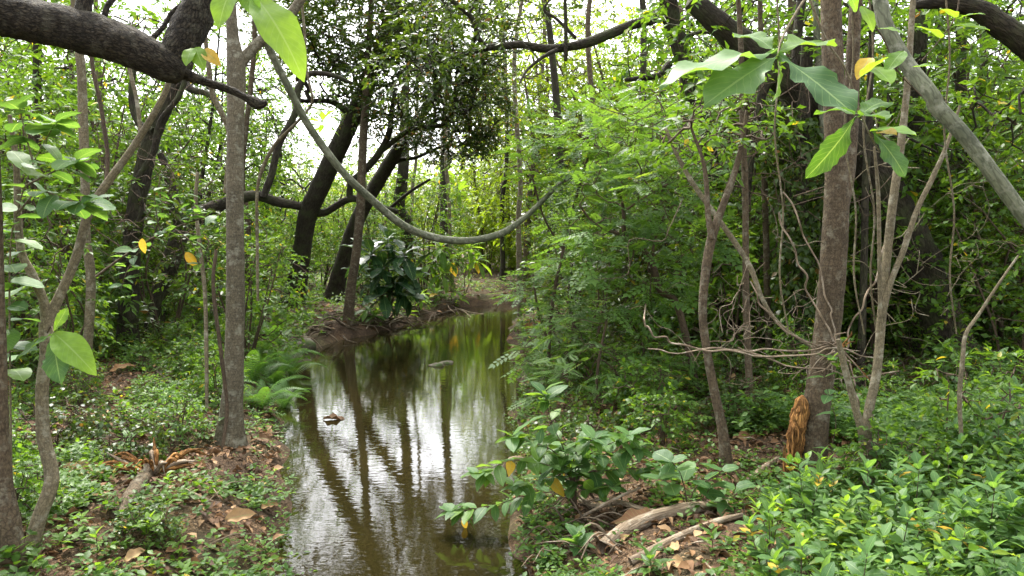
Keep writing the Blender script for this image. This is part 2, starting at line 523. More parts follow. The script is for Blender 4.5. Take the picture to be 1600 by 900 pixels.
B_FAR = bark_mat('dark trunk bark', (.020, .016, .011), (.066, .054, .037), None, (30, 9), bump=.8, dist=.03, moss=(.045, .055, .02))
B_GREY = bark_mat('grey brown bark', (.080, .066, .043), (.175, .148, .100), (.25, .24, .18), (60, 30), rings=.35, bump=.4, dist=.012)
B_BROWN = bark_mat('brown bark', (.052, .038, .023), (.135, .098, .060), (.19, .17, .12), (55, 26), rings=.25, bump=.5, dist=.012)
B_TAN = bark_mat('tan young bark', (.10, .082, .050), (.21, .172, .105), (.28, .26, .19), (70, 30), rings=.3, bump=.35, dist=.008)
B_GREEN = bark_mat('smooth grey green bark', (.085, .095, .06), (.17, .175, .115), (.25, .25, .19), (30, 8), bump=.3, dist=.008)
B_TWIG = bark_mat('twig bark', (.045, .032, .020), (.12, .085, .055), None, (60, 20), bump=.3, dist=.004)
B_DEAD = bark_mat('weathered dead wood', (.12, .085, .055), (.34, .26, .18), (.40, .35, .27), (70, 5), bump=.7, dist=.012)
B_ROT = bark_mat('orange rotten wood', (.22, .085, .02), (.60, .31, .10), (.24, .10, .03), (70, 9), bump=1., dist=.04, crackmix=.7)
B_ROOT = bark_mat('muddy roots', (.035, .024, .016), (.13, .095, .062), (.20, .16, .11), (60, 12), bump=.5, dist=.01)

def ground_mat():
    m, nt, out = new_mat('leaf strewn earth')
    tc = nt.nodes.new('ShaderNodeTexCoord')
    o = tc.outputs['Object']
    vo = nt.nodes.new('ShaderNodeTexVoronoi'); vo.inputs['Scale'].default_value = 16
    dv = nt.nodes.new('ShaderNodeVectorMath'); dv.operation = 'ADD'
    nz = nt.nodes.new('ShaderNodeTexNoise'); nz.inputs['Scale'].default_value = 12; nt.links.new(o, nz.inputs['Vector'])
    nt.links.new(o, dv.inputs[0]); nt.links.new(nz.outputs['Color'], dv.inputs[1]); nt.links.new(dv.outputs[0], vo.inputs['Vector'])
    sep = nt.nodes.new('ShaderNodeSeparateColor'); nt.links.new(vo.outputs['Color'], sep.inputs[0])
    leaf = ramp(nt, sep.outputs[0], [(0, (.028, .018, .011)), (.5, (.085, .050, .026)), (.85, (.16, .098, .052)), (1, (.25, .17, .10))])
    soil = ramp(nt, noise(nt, o, 22, 4), [(.3, (.020, .014, .010)), (.7, (.065, .044, .028))])
    col = mixc(nt, ramp(nt, noise(nt, o, 2.2, 4), [(.35, (.2, .2, .2)), (.65, (.9, .9, .9))]), soil, leaf)
    col = mixc(nt, ramp(nt, noise(nt, o, .8, 4), [(.5, (0, 0, 0)), (.7, (.5, .5, .5))]), col, (.040, .060, .018))
    bm = nt.nodes.new('ShaderNodeBump'); bm.inputs['Strength'].default_value = .9; bm.inputs['Distance'].default_value = .03
    nt.links.new(math_n(nt, 'ADD', sep.outputs[1], noise(nt, o, 40, 3)), bm.inputs['Height'])
    b = nt.nodes.new('ShaderNodeBsdfPrincipled'); b.inputs['Roughness'].default_value = .9; b.inputs['Specular IOR Level'].default_value = .15
    nt.links.new(col, b.inputs['Base Color']); nt.links.new(bm.outputs[0], b.inputs['Normal']); nt.links.new(b.outputs[0], out.inputs[0])
    return m
def water_mat():
    m, nt, out = new_mat('murky creek water')
    tc = nt.nodes.new('ShaderNodeTexCoord')
    mp = nt.nodes.new('ShaderNodeMapping'); nt.links.new(tc.outputs['Object'], mp.inputs[0])
    mp.inputs['Scale'].default_value = (1., 2.2, 1)
    a, b2 = noise(nt, mp.outputs[0], 5.0, 2), noise(nt, mp.outputs[0], 22, 2)
    bm = nt.nodes.new('ShaderNodeBump'); bm.inputs['Strength'].default_value = .10; bm.inputs['Distance'].default_value = .012
    nt.links.new(math_n(nt, 'ADD', a, math_n(nt, 'MULTIPLY', b2, .12)), bm.inputs['Height'])
    col = ramp(nt, noise(nt, tc.outputs['Object'], .5, 3), [(.3, (.011, .0095, .003)), (.7, (.021, .0165, .005))])
    b = nt.nodes.new('ShaderNodeBsdfPrincipled')
    b.inputs['Roughness'].default_value = .015; b.inputs['IOR'].default_value = 1.33
    nt.links.new(col, b.inputs['Base Color']); nt.links.new(bm.outputs[0], b.inputs['Normal']); nt.links.new(b.outputs[0], out.inputs[0])
    return m
M_GROUND, M_WATER = ground_mat(), water_mat()
m_rock, nt_, o_ = new_mat('mossy stone')
_t = nt_.nodes.new('ShaderNodeTexCoord')
_c = mixc(nt_, ramp(nt_, noise(nt_, _t.outputs['Object'], 4, 4), [(.5, (0, 0, 0)), (.62, (1, 1, 1))]),
          ramp(nt_, noise(nt_, _t.outputs['Object'], 18, 5), [(.3, (.07, .055, .04)), (.7, (.19, .16, .12))]), (.06, .09, .02))
_b = nt_.nodes.new('ShaderNodeBsdfPrincipled'); _b.inputs['Roughness'].default_value = .85
nt_.links.new(_c, _b.inputs['Base Color']); nt_.links.new(_b.outputs[0], o_.inputs[0])

# ------------------------------------------------------------------ ground and water
def graded(lo, hi, fine, far, n_out):
    mid = np.arange(lo, hi + fine * .5, fine)
    k = np.linspace(0, 1, n_out + 1)[1:] ** 3
    return np.concatenate([(lo - k * far)[::-1], mid, hi + k * far])
gx, gy = graded(-9, 9, .11, 700, 26), graded(2.2, 31, .13, 700, 26)
X, Y = np.meshgrid(gx, gy, indexing='xy')
Zg = height(X, Y)
ny, nx = X.shape
ii, jj = np.meshgrid(np.arange(ny - 1), np.arange(nx - 1), indexing='ij')
fq = np.stack([ii * nx + jj, ii * nx + jj + 1, (ii + 1) * nx + jj + 1, (ii + 1) * nx + jj], -1).reshape(-1, 4)
tag(link('ground', Acc().add(np.stack([X, Y, Zg], -1), fq).mesh('ground', M_GROUND)), 'brown forest floor of bare earth and leaf litter along both banks', 'ground', kind='structure')
wx, wy = np.linspace(-7, 36, 44), np.linspace(-16, 34, 51)
X, Y = np.meshgrid(wx, wy)
ny, nx = X.shape
ii, jj = np.meshgrid(np.arange(ny - 1), np.arange(nx - 1), indexing='ij')
fq = np.stack([ii * nx + jj, ii * nx + jj + 1, (ii + 1) * nx + jj + 1, (ii + 1) * nx + jj], -1).reshape(-1, 4)
tag(link('water', Acc().add(np.stack([X, Y, 0 * X], -1), fq).mesh('water', M_WATER)), 'still murky brown creek water mirroring trunks and bright sky', 'water', kind='structure')

# ------------------------------------------------------------------ trees drawn along sight lines, each at its own depth
def stem(pts, Ya, Yb):
    """(u, v, width px) list between two depths -> world points and radii"""
    n = len(pts)
    out, rad = [], []
    for i, (u, v, w) in enumerate(pts):
        Yk = Ya + (Yb - Ya) * i / max(n - 1, 1)
        out.append(P(u, v, Yk)); rad.append(w / 2 * Yk / F_PX)
    return np.array(out), rad

def ell(u, v, Yd, ru, rv, rd):
    return P(u, v, Yd), np.array([ru * Yd / F_PX, rd, rv * Yd / F_PX])

def tree(name, label, path, bark, lean=0., branches=(), crown=(), leaf=M_MID, tpl=KITE, leaf_len=.12, n_leaf=12, twig=.35, droop=.25,
         cat='tree', group=None, sides=12, rough=.08, nscale=7, flare=(.25, .6, 3), depth=None, tint=(.2, .8), flip=.02, rtip=.005, wood=None, tilt=.55, rbranch=.06, flat=1., per=8):
    """path: pixel course of the trunk, its first point standing on the ground"""
    u, v, w = path[0]
    if depth is None:
        b = G(u, v); Y0 = b[1]
    else:
        Y0 = depth
        b = P(u, v, Y0); b[2] = hz(b[0], b[1])
    pts, rad = stem(path, Y0, Y0 + lean)
    pts[0] = b - np.array([0, 0, .12])
    root = thing(name, label, cat, b, group)
    acc = Acc()
    sp, sr = tube(acc, pts, rad, sides, per, rough, nscale, seed=int(u), flare=flare)
    link('trunk', acc.mesh('trunk', bark, b), root)
    anchors = [sp[len(sp) // 2:]]
    for bp, off0, off1 in branches:
        acc = Acc()
        p2, r2 = stem(bp, Y0 + off0, Y0 + off1)
        s2, _ = tube(acc, p2, r2, max(6, sides - 3), per, rough, nscale, seed=int(bp[0][0]) + 3)
        link('branch', acc.mesh('branch', bark, b), root)
        anchors.append(s2[len(s2) // 3:])
    if crown:
        A = np.vstack(anchors)[::2]
        nodes = np.vstack([in_ellipsoid(n, *ell(cu, cv, Y0 + off, ru, rv, rd)) for cu, cv, off, ru, rv, rd, n in crown])
        nodes = nodes[nodes[:, 2] > height(nodes[:, 0], nodes[:, 1]) + .3]
        wacc, lacc = Acc(), Acc()
        dirs = grow(wacc, A, nodes, r_tip=rtip, rmax=rbranch)
        link('twigs', wacc.mesh('twigs', wood or bark, b), root)['kind'] = 'stuff'
        dirs = dirs * np.array([1, 1, flat]) + np.array([0, 0, .12 * (1 - flat)])
        sprays(lacc, tpl, nodes, dirs, n_leaf, twig, leaf_len, droop, tilt, tint, flip)
        cr = link('crown', lacc.mesh('crown', leaf, b), root)
        cr['kind'] = 'stuff'
    return root

# ---- left side
# thick rough limb from a tree standing outside the frame
def overhanging_tree():
    b = np.array([-4.6, 4.1, hz(-4.6, 4.1)])
    root = thing('overhanging_tree', 'old tree with thick rough dark limb reaching across the upper left corner', 'tree', b)
    acc = Acc()
    tube(acc, [b - (0, 0, .15), b + (.05, .05, 1.2), b + (0, .1, 2.3), b + (-.1, .2, 3.4), b + (-.4, .3, 5.4)], [.24, .2, .18, .16, .1], 18, 10, .10, 9, 4, flare=(.3, .5, 4))
    link('trunk', acc.mesh('trunk', B_DARK, b), root)
    def limb(name, px, Ya, Yb, pre=None, sides=22, rough=.13, per=12):
        acc = Acc()
        p, r = stem(px, Ya, Yb)
        if pre is not None:
            p = np.vstack([pre[0], p]); r = [pre[1]] + list(r)
        tube(acc, p, r, sides, per, rough, 11, seed=len(px))
        return link(name, acc.mesh(name, B_DARK, b), root)
    limb('limb', [(-190, 2, 78), (-80, 12, 74), (0, 22, 66), (60, 34, 66), (120, 48, 64), (180, 66, 62), (225, 84, 58), (262, 104, 50), (284, 116, 36)], 4.2, 4.5, (b + (0, .1, 2.3), .16), 26)
    limb('branch', [(262, 100, 40), (282, 70, 52), (300, 35, 52), (316, -5, 50), (330, -60, 46), (350, -150, 40)], 4.48, 4.7)
    limb('broken_branch', [(272, 104, 24), (300, 120, 15), (330, 131, 13), (360, 141, 12), (385, 153, 12), (403, 163, 17), (417, 160, 7)], 4.5, 4.55, None, 12, .22, 8)
    limb('branch', [(118, 45, 34), (128, 22, 27), (134, -8, 22), (146, -70, 18)], 4.35, 4.4, None, 12)
    limb('twig', [(160, 40, 10), (168, 10, 9), (182, -10, 8), (195, -60, 8)], 4.4, 4.5, None, 7)
    limb('twig', [(236, 62, 9), (255, 42, 7), (268, 20, 7), (285, 5, 5)], 4.45, 4.6, None, 7)
overhanging_tree()

tree('slender_tree', 'slender upright grey tree with flared foot on the left bank beside the water',
     [(358, 692, 34), (362, 640, 31), (366, 560, 29), (368, 450, 28), (367, 330, 26), (368, 200, 25), (369, 110, 28), (363, 50, 18), (358, -40, 16), (352, -200, 12)],
     B_GREY, lean=.3, branches=[([(368, 112, 20), (384, 88, 17), (408, 64, 16), (440, 38, 15), (468, 2, 14), (500, -60, 12)], .25, .5)],
     crown=[(330, -330, .4, 330, 190, 1.6, 45), (520, -250, .8, 260, 150, 1.5, 40), (640, -420, 1.5, 220, 120, 1.8, 50), (760, -330, 3.5, 200, 110, 1.6, 40)], sides=20, rough=.05, flare=(.22, .75, 4), leaf_len=.13, n_leaf=10)
tree('curved_sapling', 'thin tan trunk with a gentle kink, between the left edge and the slender grey tree',
     [(126, 626, 17), (135, 560, 15), (141, 480, 14), (141, 420, 14), (134, 370, 14), (133, 280, 13), (130, 190, 14), (127, 110, 13), (120, 50, 12), (112, -60, 10)],
     B_TAN, lean=.2, crown=[(110, -200, .3, 220, 130, 1.3, 30)], sides=14, rough=.05, flare=(.1, .5, 3), leaf_len=.12, n_leaf=9)
tree('forked_sapling', 'crooked two stemmed sapling with a bent foot at the lower left',
     [(42, 872, 24), (58, 820, 23), (78, 765, 22), (80, 735, 22), (68, 680, 20), (66, 610, 19), (72, 550, 18), (74, 505, 22), (92, 465, 15), (118, 405, 14), (140, 330, 13), (172, 280, 12), (208, 230, 11), (245, 170, 10), (264, 128, 8), (280, 60, 6)],
     B_TAN, lean=.7, branches=[([(74, 510, 18), (68, 470, 14), (50, 428, 13), (34, 395, 12), (28, 340, 11), (27, 290, 10), (24, 240, 8), (15, 180, 6)], .33, .2)],
     sides=14, rough=.06, nscale=9, flare=(.08, .4, 3))
tree('edge_tree', 'brown trunk cut by the left edge of the picture at the bottom',
     [(22, 892, 40), (14, 820, 34), (4, 740, 26), (1, 640, 22), (-2, 520, 20), (-4, 400, 17), (-8, 250, 15), (-20, 0, 13)], B_BROWN, sides=16, rough=.07, flare=(.15, .4, 3))
tree('dark_vine_tree', 'dark trunk wrapped by pale climbing stems behind the thick limb',
     [(196, 500, 32), (203, 420, 28), (212, 330, 26), (226, 260, 26), (240, 205, 25), (262, 160, 22), (284, 120, 20), (305, 50, 18), (330, -60, 15)], B_FAR, lean=.5,
     branches=[([(190, 400, 9), (222, 330, 9), (212, 290, 9), (238, 240, 9), (250, 190, 8), (280, 150, 8), (296, 100, 7)], -.25, -.1),
               ([(240, 205, 12), (215, 190, 10), (205, 150, 9), (212, 90, 7)], .1, .3),
               ([(284, 122, 14), (300, 140, 11), (330, 150, 9), (352, 190, 7)], .2, -.2)],
     crown=[(230, -20, .5, 260, 120, 2.2, 60), (120, 60, 1, 140, 100, 1.8, 36)], leaf=M_MID, leaf_len=.14, depth=12, sides=12, rough=.15)
tree('leaning_dark_tree', 'black leaning trunk whose long crooked limb reaches right behind the slender grey tree',
     [(236, 502, 26), (252, 452, 26), (268, 405, 28), (280, 368, 28), (292, 348, 30), (330, 326, 22), (365, 312, 19), (400, 306, 17), (436, 316, 15), (470, 322, 13)], B_FAR, lean=1.5, depth=13.5,
     branches=[([(286, 356, 20), (275, 330, 20), (268, 300, 18), (262, 270, 14), (250, 240, 10)], .5, .4),
               ([(412, 308, 12), (425, 270, 11), (436, 226, 11), (462, 175, 11), (466, 140, 10), (484, 116, 9), (520, 118, 7), (550, 130, 5)], 1.1, 1.4)], sides=12, rough=.14)

# ---- the group on the far left bank
tree('leaning_tree', 'thick dark trunk leaning right over the bank, leftmost of the trio by the water',
     [(458, 476, 36), (466, 430, 31), (474, 375, 28), (482, 332, 30), (500, 292, 30), (524, 240, 30), (552, 182, 27), (575, 130, 25), (600, 60, 21), (630, -40, 16)], B_FAR, lean=-1.5,
     branches=[([(482, 330, 16), (506, 332, 12), (528, 320, 11), (546, 311, 11), (572, 312, 10), (598, 324, 8), (622, 330, 6)], -.3, -1.2),
               ([(546, 312, 11), (549, 286, 10), (570, 266, 11), (592, 240, 11), (608, 208, 10), (612, 175, 8), (618, 140, 6)], -.7, -1.4),
               ([(592, 240, 8), (640, 203, 8), (690, 195, 6), (720, 170, 4)], -1.0, -2),
               ([(552, 182, 14), (520, 160, 9), (485, 158, 7), (460, 158, 5)], -1, -2)],
     crown=[(640, 130, -2.5, 130, 70, 1.6, 480), (560, 40, -3, 130, 65, 1.8, 440), (700, 60, -3, 110, 60, 1.6, 340), (455, 50, -1.5, 80, 60, 1.5, 130), (640, -90, -3, 260, 90, 2.8, 330), (620, -20, -2.2, 270, 70, 2.2, 240), (470, -60, -.8, 130, 110, 2., 150), (560, -240, -3.5, 330, 90, 3, 260), (520, 110, -1., 80, 60, 1.4, 130)],
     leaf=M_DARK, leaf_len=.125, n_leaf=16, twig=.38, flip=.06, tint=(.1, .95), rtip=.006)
tree('leaning_tree', 'mossy dark trunk leaning right, middle one of the trio by the water',
     [(520, 470, 30), (530, 430, 25), (546, 376, 23), (560, 340, 23), (580, 302, 22), (604, 262, 21), (634, 214, 19), (668, 165, 16), (700, 110, 12)], B_FAR, lean=-1.2,
     branches=[([(600, 268, 8), (625, 250, 7), (650, 246, 6), (690, 228, 4)], -.5, -1), ([(604, 330, 5), (640, 300, 5), (672, 280, 4)], -.3, -.8)],
     crown=[(705, 215, -2.2, 75, 35, 1.2, 360), (755, 165, -2.2, 50, 60, 1.2, 210), (720, 130, -2.6, 80, 50, 1.4, 260), (600, 185, -2, 60, 45, 1., 130)],
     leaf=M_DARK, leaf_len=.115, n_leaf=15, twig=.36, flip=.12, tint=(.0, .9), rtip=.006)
tree('leaning_tree', 'thin paler trunk nearest the water in the trio of leaning trunks',
     [(543, 506, 17), (548, 455, 15), (556, 400, 14), (563, 330, 14), (566, 250, 13), (570, 180, 12), (574, 110, 10), (580, 0, 8)], B_BROWN, lean=-.3,
     crown=[(520, 20, -.5, 100, 60, 1.4, 60)], leaf=M_MID, leaf_len=.12, sides=10, flare=(.2, .5, 3))

# ---- centre: branch sweeping down from the tree at the right
tree('sweeping_tree', 'dark tree whose low limb sweeps left across the top centre of the view',
     [(1134, 512, 30), (1132, 440, 27), (1126, 350, 25), (1108, 240, 25), (1080, 130, 26), (1052, 40, 28), (1040, -30, 28), (1030, -130, 20)], B_FAR, depth=13.5, lean=-.8,
     branches=[([(1046, 14, 26), (1018, 30, 17), (985, 40, 15), (955, 52, 16), (920, 66, 15), (885, 74, 13), (850, 76, 13), (815, 70, 12), (785, 72, 12), (755, 76, 11), (715, 88, 8), (680, 98, 6), (640, 112, 4)], -.6, -1.4),
               ([(764, 76, 10), (748, 60, 8), (738, 30, 8), (715, 8, 7), (690, -10, 6)], -1.3, -1.8),
               ([(870, 78, 7), (850, 88, 6), (825, 108, 4), (812, 130, 3)], -1.2, -1.8),
               ([(884, 95, 6), (884, 40, 6), (882, -20, 5)], -1.1, -1.1), ([(900, 60, 6), (870, 30, 5), (850, 15, 4), (868, -10, 3)], -1.0, -1.0),
               ([(1046, 100, 12), (1028, 118, 10), (1000, 122, 8), (978, 125, 6)], -.5, -1.2)],
     crown=[(700, 30, -2, 90, 60, 1.2, 90), (640, 100, -2.2, 60, 40, 1, 50), (880, -90, -1.5, 230, 70, 2.5, 90), (1150, -80, 0, 220, 110, 2.5, 90), (1130, 60, .5, 80, 60, 1.3, 50)],
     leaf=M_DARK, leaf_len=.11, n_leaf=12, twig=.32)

# ---- right side
tree('brown_trunk_tree', 'stout brown trunk standing beside the orange rotten stump on the right bank',
     [(1262, 748, 52), (1270, 690, 44), (1278, 620, 41), (1290, 540, 40), (1299, 450, 40), (1305, 360, 39), (1308, 280, 36), (1304, 170, 32), (1300, 60, 31), (1297, -60, 28), (1290, -220, 20)],
     B_BROWN, lean=.4, branches=[([(1310, 330, 30), (1322, 270, 26), (1330, 190, 22), (1332, 100, 20), (1338, 0, 18), (1350, -120, 14)], .2, .5)],
     crown=[(1250, -330, .5, 330, 170, 1.7, 55), (1480, -280, .8, 220, 150, 1.6, 40)], sides=20, rough=.05, flare=(.2, .45, 4), leaf_len=.14, n_leaf=10)
tree('thin_tree', 'thin dark straight stem left of the stout brown trunk, rooted in the fern green floor',
     [(1176, 666, 12), (1170, 580, 11), (1166, 480, 11), (1165, 380, 10), (1164, 280, 10), (1160, 190, 9), (1158, 80, 8), (1150, -60, 7)], B_BROWN, lean=.2, sides=9, rough=.05,
     crown=[(1150, -120, .2, 200, 90, 1.3, 40), (1130, 180, .3, 70, 60, .7, 26)], leaf_len=.11, leaf=M_MID, n_leaf=9)
tree('thin_tree', 'crooked forked stem leaning left in front of the tangled right bank',
     [(1136, 732, 17), (1130, 680, 15), (1116, 610, 14), (1104, 545, 13), (1098, 490, 13), (1102, 430, 14), (1112, 372, 15), (1130, 320, 11), (1146, 276, 10), (1158, 230, 8), (1170, 160, 6)], B_BROWN, lean=.3, sides=11, rough=.06,
     branches=[([(1112, 374, 12), (1106, 330, 9), (1104, 290, 8), (1098, 250, 6), (1080, 200, 4)], .15, .3)],
     crown=[(1150, 180, .3, 70, 60, .6, 26), (1080, 200, .4, 60, 50, .6, 22)], leaf_len=.09, leaf=M_MID, n_leaf=9, twig=.25)
tree('thin_tree', 'straight thin stem just left of the stout brown trunk, behind the dry vines',
     [(1204, 588, 10), (1199, 480, 10), (1197, 370, 10), (1194, 260, 10), (1190, 140, 9), (1188, 20, 8), (1185, -80, 7)], B_BROWN, sides=9, rough=.05, crown=[(1200, -100, .2, 140, 70, 1.2, 26)], leaf_len=.11)
tree('thin_tree', 'slim pole with dark bark close behind the stout brown trunk on its right',
     [(1346, 520, 12), (1350, 420, 11), (1352, 300, 11), (1358, 180, 10), (1362, 60, 9), (1366, -60, 8)], B_FAR, sides=9, depth=9, crown=[(1370, 20, .2, 110, 80, 1., 36)], leaf_len=.11)
tree('forked_sapling', 'tan young tree forking low down, in front of the leafy bushes on the right',
     [(1366, 786, 23), (1358, 735, 20), (1352, 690, 20), (1358, 640, 15), (1370, 580, 14), (1377, 500, 14), (1386, 400, 13), (1396, 310, 13), (1406, 240, 12), (1416, 150, 10), (1424, 40, 9), (1430, -60, 7)], B_TAN, lean=.5, sides=14, rough=.05, nscale=9,
     branches=[([(1352, 692, 15), (1340, 650, 12), (1328, 605, 11), (1316, 560, 10), (1310, 530, 7)], .05, .0),
               ([(1378, 495, 10), (1392, 440, 9), (1412, 390, 9), (1432, 330, 8), (1456, 280, 8), (1478, 230, 6), (1500, 165, 4)], .2, .3),
               ([(1376, 520, 7), (1374, 400, 6), (1372, 300, 6), (1366, 230, 4)], .2, .1)], flare=(.08, .4, 3))
tree('leaning_dark_tree', 'thick dark trunk leaning left, hung with dry vines behind the huge leaves',
     [(1500, 560, 62), (1450, 440, 60), (1400, 330, 58), (1350, 240, 56), (1300, 190, 54), (1255, 150, 50), (1208, 108, 46), (1150, 60, 40), (1080, 0, 30)], B_FAR, depth=10, lean=-.4, sides=16, rough=.16,
     branches=[([(1208, 108, 26), (1190, 150, 14), (1176, 230, 10), (1168, 320, 7)], -.4, -.4), ([(1255, 150, 20), (1245, 90, 16), (1250, 20, 14), (1262, -60, 12)], -.3, 0)],
     crown=[(1240, 40, .2, 160, 90, 1.4, 70), (1420, 230, .3, 120, 100, 1.2, 60)], leaf=M_MID, leaf_len=.11)
tree('dark_tree', 'straight dark trunk rising at the top right behind the diagonal grey stem',
     [(1432, 540, 30), (1430, 420, 28), (1428, 280, 27), (1432, 140, 25), (1436, 40, 24), (1440, -60, 22)], B_FAR, depth=11, sides=12, crown=[(1450, 40, .5, 140, 110, 1.5, 60), (1420, 330, 0, 90, 110, .9, 60)], leaf=M_DARK, leaf_len=.12)
tree('dark_tree', 'thin black trunk second from the right edge at the top, behind the diagonal grey stem',
     [(1492, 560, 17), (1496, 420, 16), (1500, 280, 16), (1498, 180, 15), (1502, 80, 15), (1498, -40, 13)], B_FAR, depth=12, sides=10, crown=[(1540, 140, .3, 120, 110, 1.4, 70), (1500, 380, 0, 110, 90, 1., 60)], leaf=M_MID, leaf_len=.12)
tree('bent_dark_tree', 'dark crooked trunk whose thick limb slants down at the top right corner',
     [(1720, 520, 60), (1710, 380, 54), (1690, 230, 50), (1660, 120, 46), (1610, 72, 42), (1566, 42, 36), (1530, 16, 30), (1480, 4, 22), (1430, 8, 12)], B_FAR, depth=8, sides=14, rough=.12,
     branches=[([(1620, 76, 24), (1630, 20, 20), (1645, -60, 16)], 0, .2)], crown=[(1600, -60, .5, 220, 90, 1.6, 60), (1600, 200, 1, 90, 110, 1, 50)], leaf_len=.12)
# ------------------------------------------------------------------ lianas and free stems
def liana(name, label, px, Ya, Yb, bark, sides=10, cat='liana', group=None, rough=.06, kinks=0, ground0=False):
    p, r = stem(px, Ya, Yb)
    p = p + rng.normal(size=p.shape) * np.array([.006, .02, .006])
    b = p[0].copy()
    if ground0: p[0][2] = min(p[0][2], hz(p[0][0], p[0][1]) - .05)
    acc = Acc()
    tube(acc, p, r, sides, 9, rough, 9, seed=int(px[0][0]))
    o = link(name, acc.mesh(name, bark, b))
    o.location = b
    return tag(o, label, cat, group)
liana('liana', 'long grey vine looping down in a wide arc above the creek',
      [(340, -190, 11), (376, -60, 11), (396, 15, 11), (420, 75, 12), (452, 140, 12), (478, 188, 12), (510, 235, 12), (545, 278, 12), (580, 312, 12), (620, 345, 12), (655, 364, 12), (700, 375, 12), (745, 374, 11), (785, 364, 11), (815, 345, 9), (838, 324, 8), (860, 300, 7), (884, 282, 6), (915, 270, 5)], 7.6, 10.8, B_GREEN, 12)
liana('liana', 'thin pale vine dangling from the top and swinging left across the sky gap',
      [(466, -60, 4), (474, 40, 4), (480, 110, 4), (489, 150, 4), (484, 168, 4), (462, 194, 5), (430, 222, 6), (412, 258, 6), (403, 300, 5), (400, 380, 5), (404, 470, 4)], 8.4, 9., B_TAN, 7)
liana('liana', 'pale twisted vine hanging behind the slender grey trunk',
      [(318, 20, 7), (322, 60, 7), (327, 100, 8), (331, 145, 9), (342, 168, 9), (352, 190, 8), (357, 222, 6), (352, 300, 5)], 8.2, 8.4, B_TAN, 8)
liana('liana', 'smooth grey green stem slanting down to the right edge',
      [(1352, -90, 20), (1370, -15, 21), (1385, 38, 22), (1416, 95, 23), (1450, 148, 23), (1466, 168, 25), (1505, 210, 23), (1555, 270, 23), (1608, 338, 23), (1690, 440, 24), (1800, 560, 26)], 5.0, 4.4, B_GREEN, 16, cat='vine stem', rough=.025)
liana('liana', 'arching brown vine crossing the stems left of the stout brown trunk',
      [(1040, 200, 6), (1065, 255, 7), (1092, 300, 8), (1120, 340, 9), (1152, 385, 9), (1172, 420, 9), (1190, 470, 7), (1216, 505, 6), (1262, 540, 5), (1300, 560, 5)], 7.2, 6.4, B_TAN, 8)
DRY = [([(1010, 478, 3), (1006, 500, 4), (1018, 518, 4), (1050, 535, 4), (1110, 548, 4), (1180, 556, 4), (1250, 556, 4), (1316, 548, 4), (1370, 560, 3)], 'dry tan vine running level towards the dead tuft on the stout trunk'),
       ([(1150, 545, 4), (1210, 562, 4), (1270, 575, 4), (1330, 590, 4), (1400, 580, 3)], 'lowest dry vine sagging in front of the stout trunk'),
       ([(1010, 545, 3), (1060, 552, 3), (1120, 546, 4), (1200, 550, 4), (1290, 540, 4), (1320, 520, 3)], 'straight dry vine lying along the tangle left of the stout trunk'),
       ([(1216, 330, 4), (1240, 395, 4), (1262, 450, 4), (1288, 500, 4), (1308, 545, 4)], 'dry twig slanting down the left side of the stout trunk'),
       ([(1230, 300, 4), (1258, 370, 4), (1285, 440, 4), (1300, 500, 4), (1312, 545, 4)], 'dry twig hugging the left face of the stout trunk'),
       ([(1390, 360, 3), (1372, 420, 4), (1350, 470, 4), (1330, 510, 4), (1314, 548, 4)], 'dry twig slanting from the tan forked tree to the dead tuft'),
       ([(1170, 440, 3), (1200, 490, 4), (1240, 525, 4), (1290, 548, 4), (1316, 560, 4)], 'dry twig curving into the dead tuft from upper left'),
       ([(1310, 545, 5), (1330, 568, 5), (1335, 600, 4), (1345, 640, 4), (1350, 680, 4)], 'dry stem hanging from the dead tuft down to the tan fork')]
for k, (px, lab) in enumerate(DRY):
    dense = spline(px, 3)
    px = [(u + rng.normal() * 2, v + rng.normal() * 2, w * .75) for u, v, w in dense]
    liana('dry_vine', lab, px, 6.0 + .05 * (k % 3), 5.75 + .04 * k, B_DEAD, 6, cat='vine', group='dry vines tangled by the stout trunk', rough=.1)
liana('liana', 'pale thin stem arching up in the bushes near the right edge',
      [(1500, 690, 6), (1498, 620, 7), (1500, 560, 7), (1510, 520, 6), (1535, 490, 5), (1560, 440, 4), (1590, 400, 3)], 5., 5.2, B_TAN, 7, cat='stem')
for u, lab in ((1325, 'hair thin vine hanging left of the tan forked tree'), (1352, 'hair thin vine hanging by the drooping half folded leaf'), (1475, 'hair thin vine hanging over the bushes right of the tan forked tree'), (1212, 'hair thin vine dropping past the huge leaves')):
    q = [(u, -30, 3), (u + 8, 90, 3), (u - 4, 210, 3), (u + 14, 330, 3), (u + 6, 430, 3), (u + 20, 520, 2.5)]
    liana('hanging_vine', lab, q, 5.2, 5.6, B_TAN, 5, cat='vine', group='hair thin hanging vines')
for u, v0, v1, lab in ((152, 90, 300, 'dark wiry stem below the thick limb, left one'), (206, 100, 230, 'pale wiry stem below the thick limb, right one'), (310, 330, 640, 'pale wiry stem just left of the slender grey trunk'), (338, 450, 700, 'thin brown stick at the foot of the slender grey trunk')):
    q = [(u, v0 - 60, 5), (u - 4, v0, 6), (u + 8, v0 + (v1 - v0) * .4, 6), (u + 14, v0 + (v1 - v0) * .75, 6), (u + 12, v1, 5)]
    liana('wiry_stem', lab, q, 7.4, 7.2, B_TWIG if u in (152, 338) else B_TAN, 6, cat='stem', group='wiry stems on the left bank')

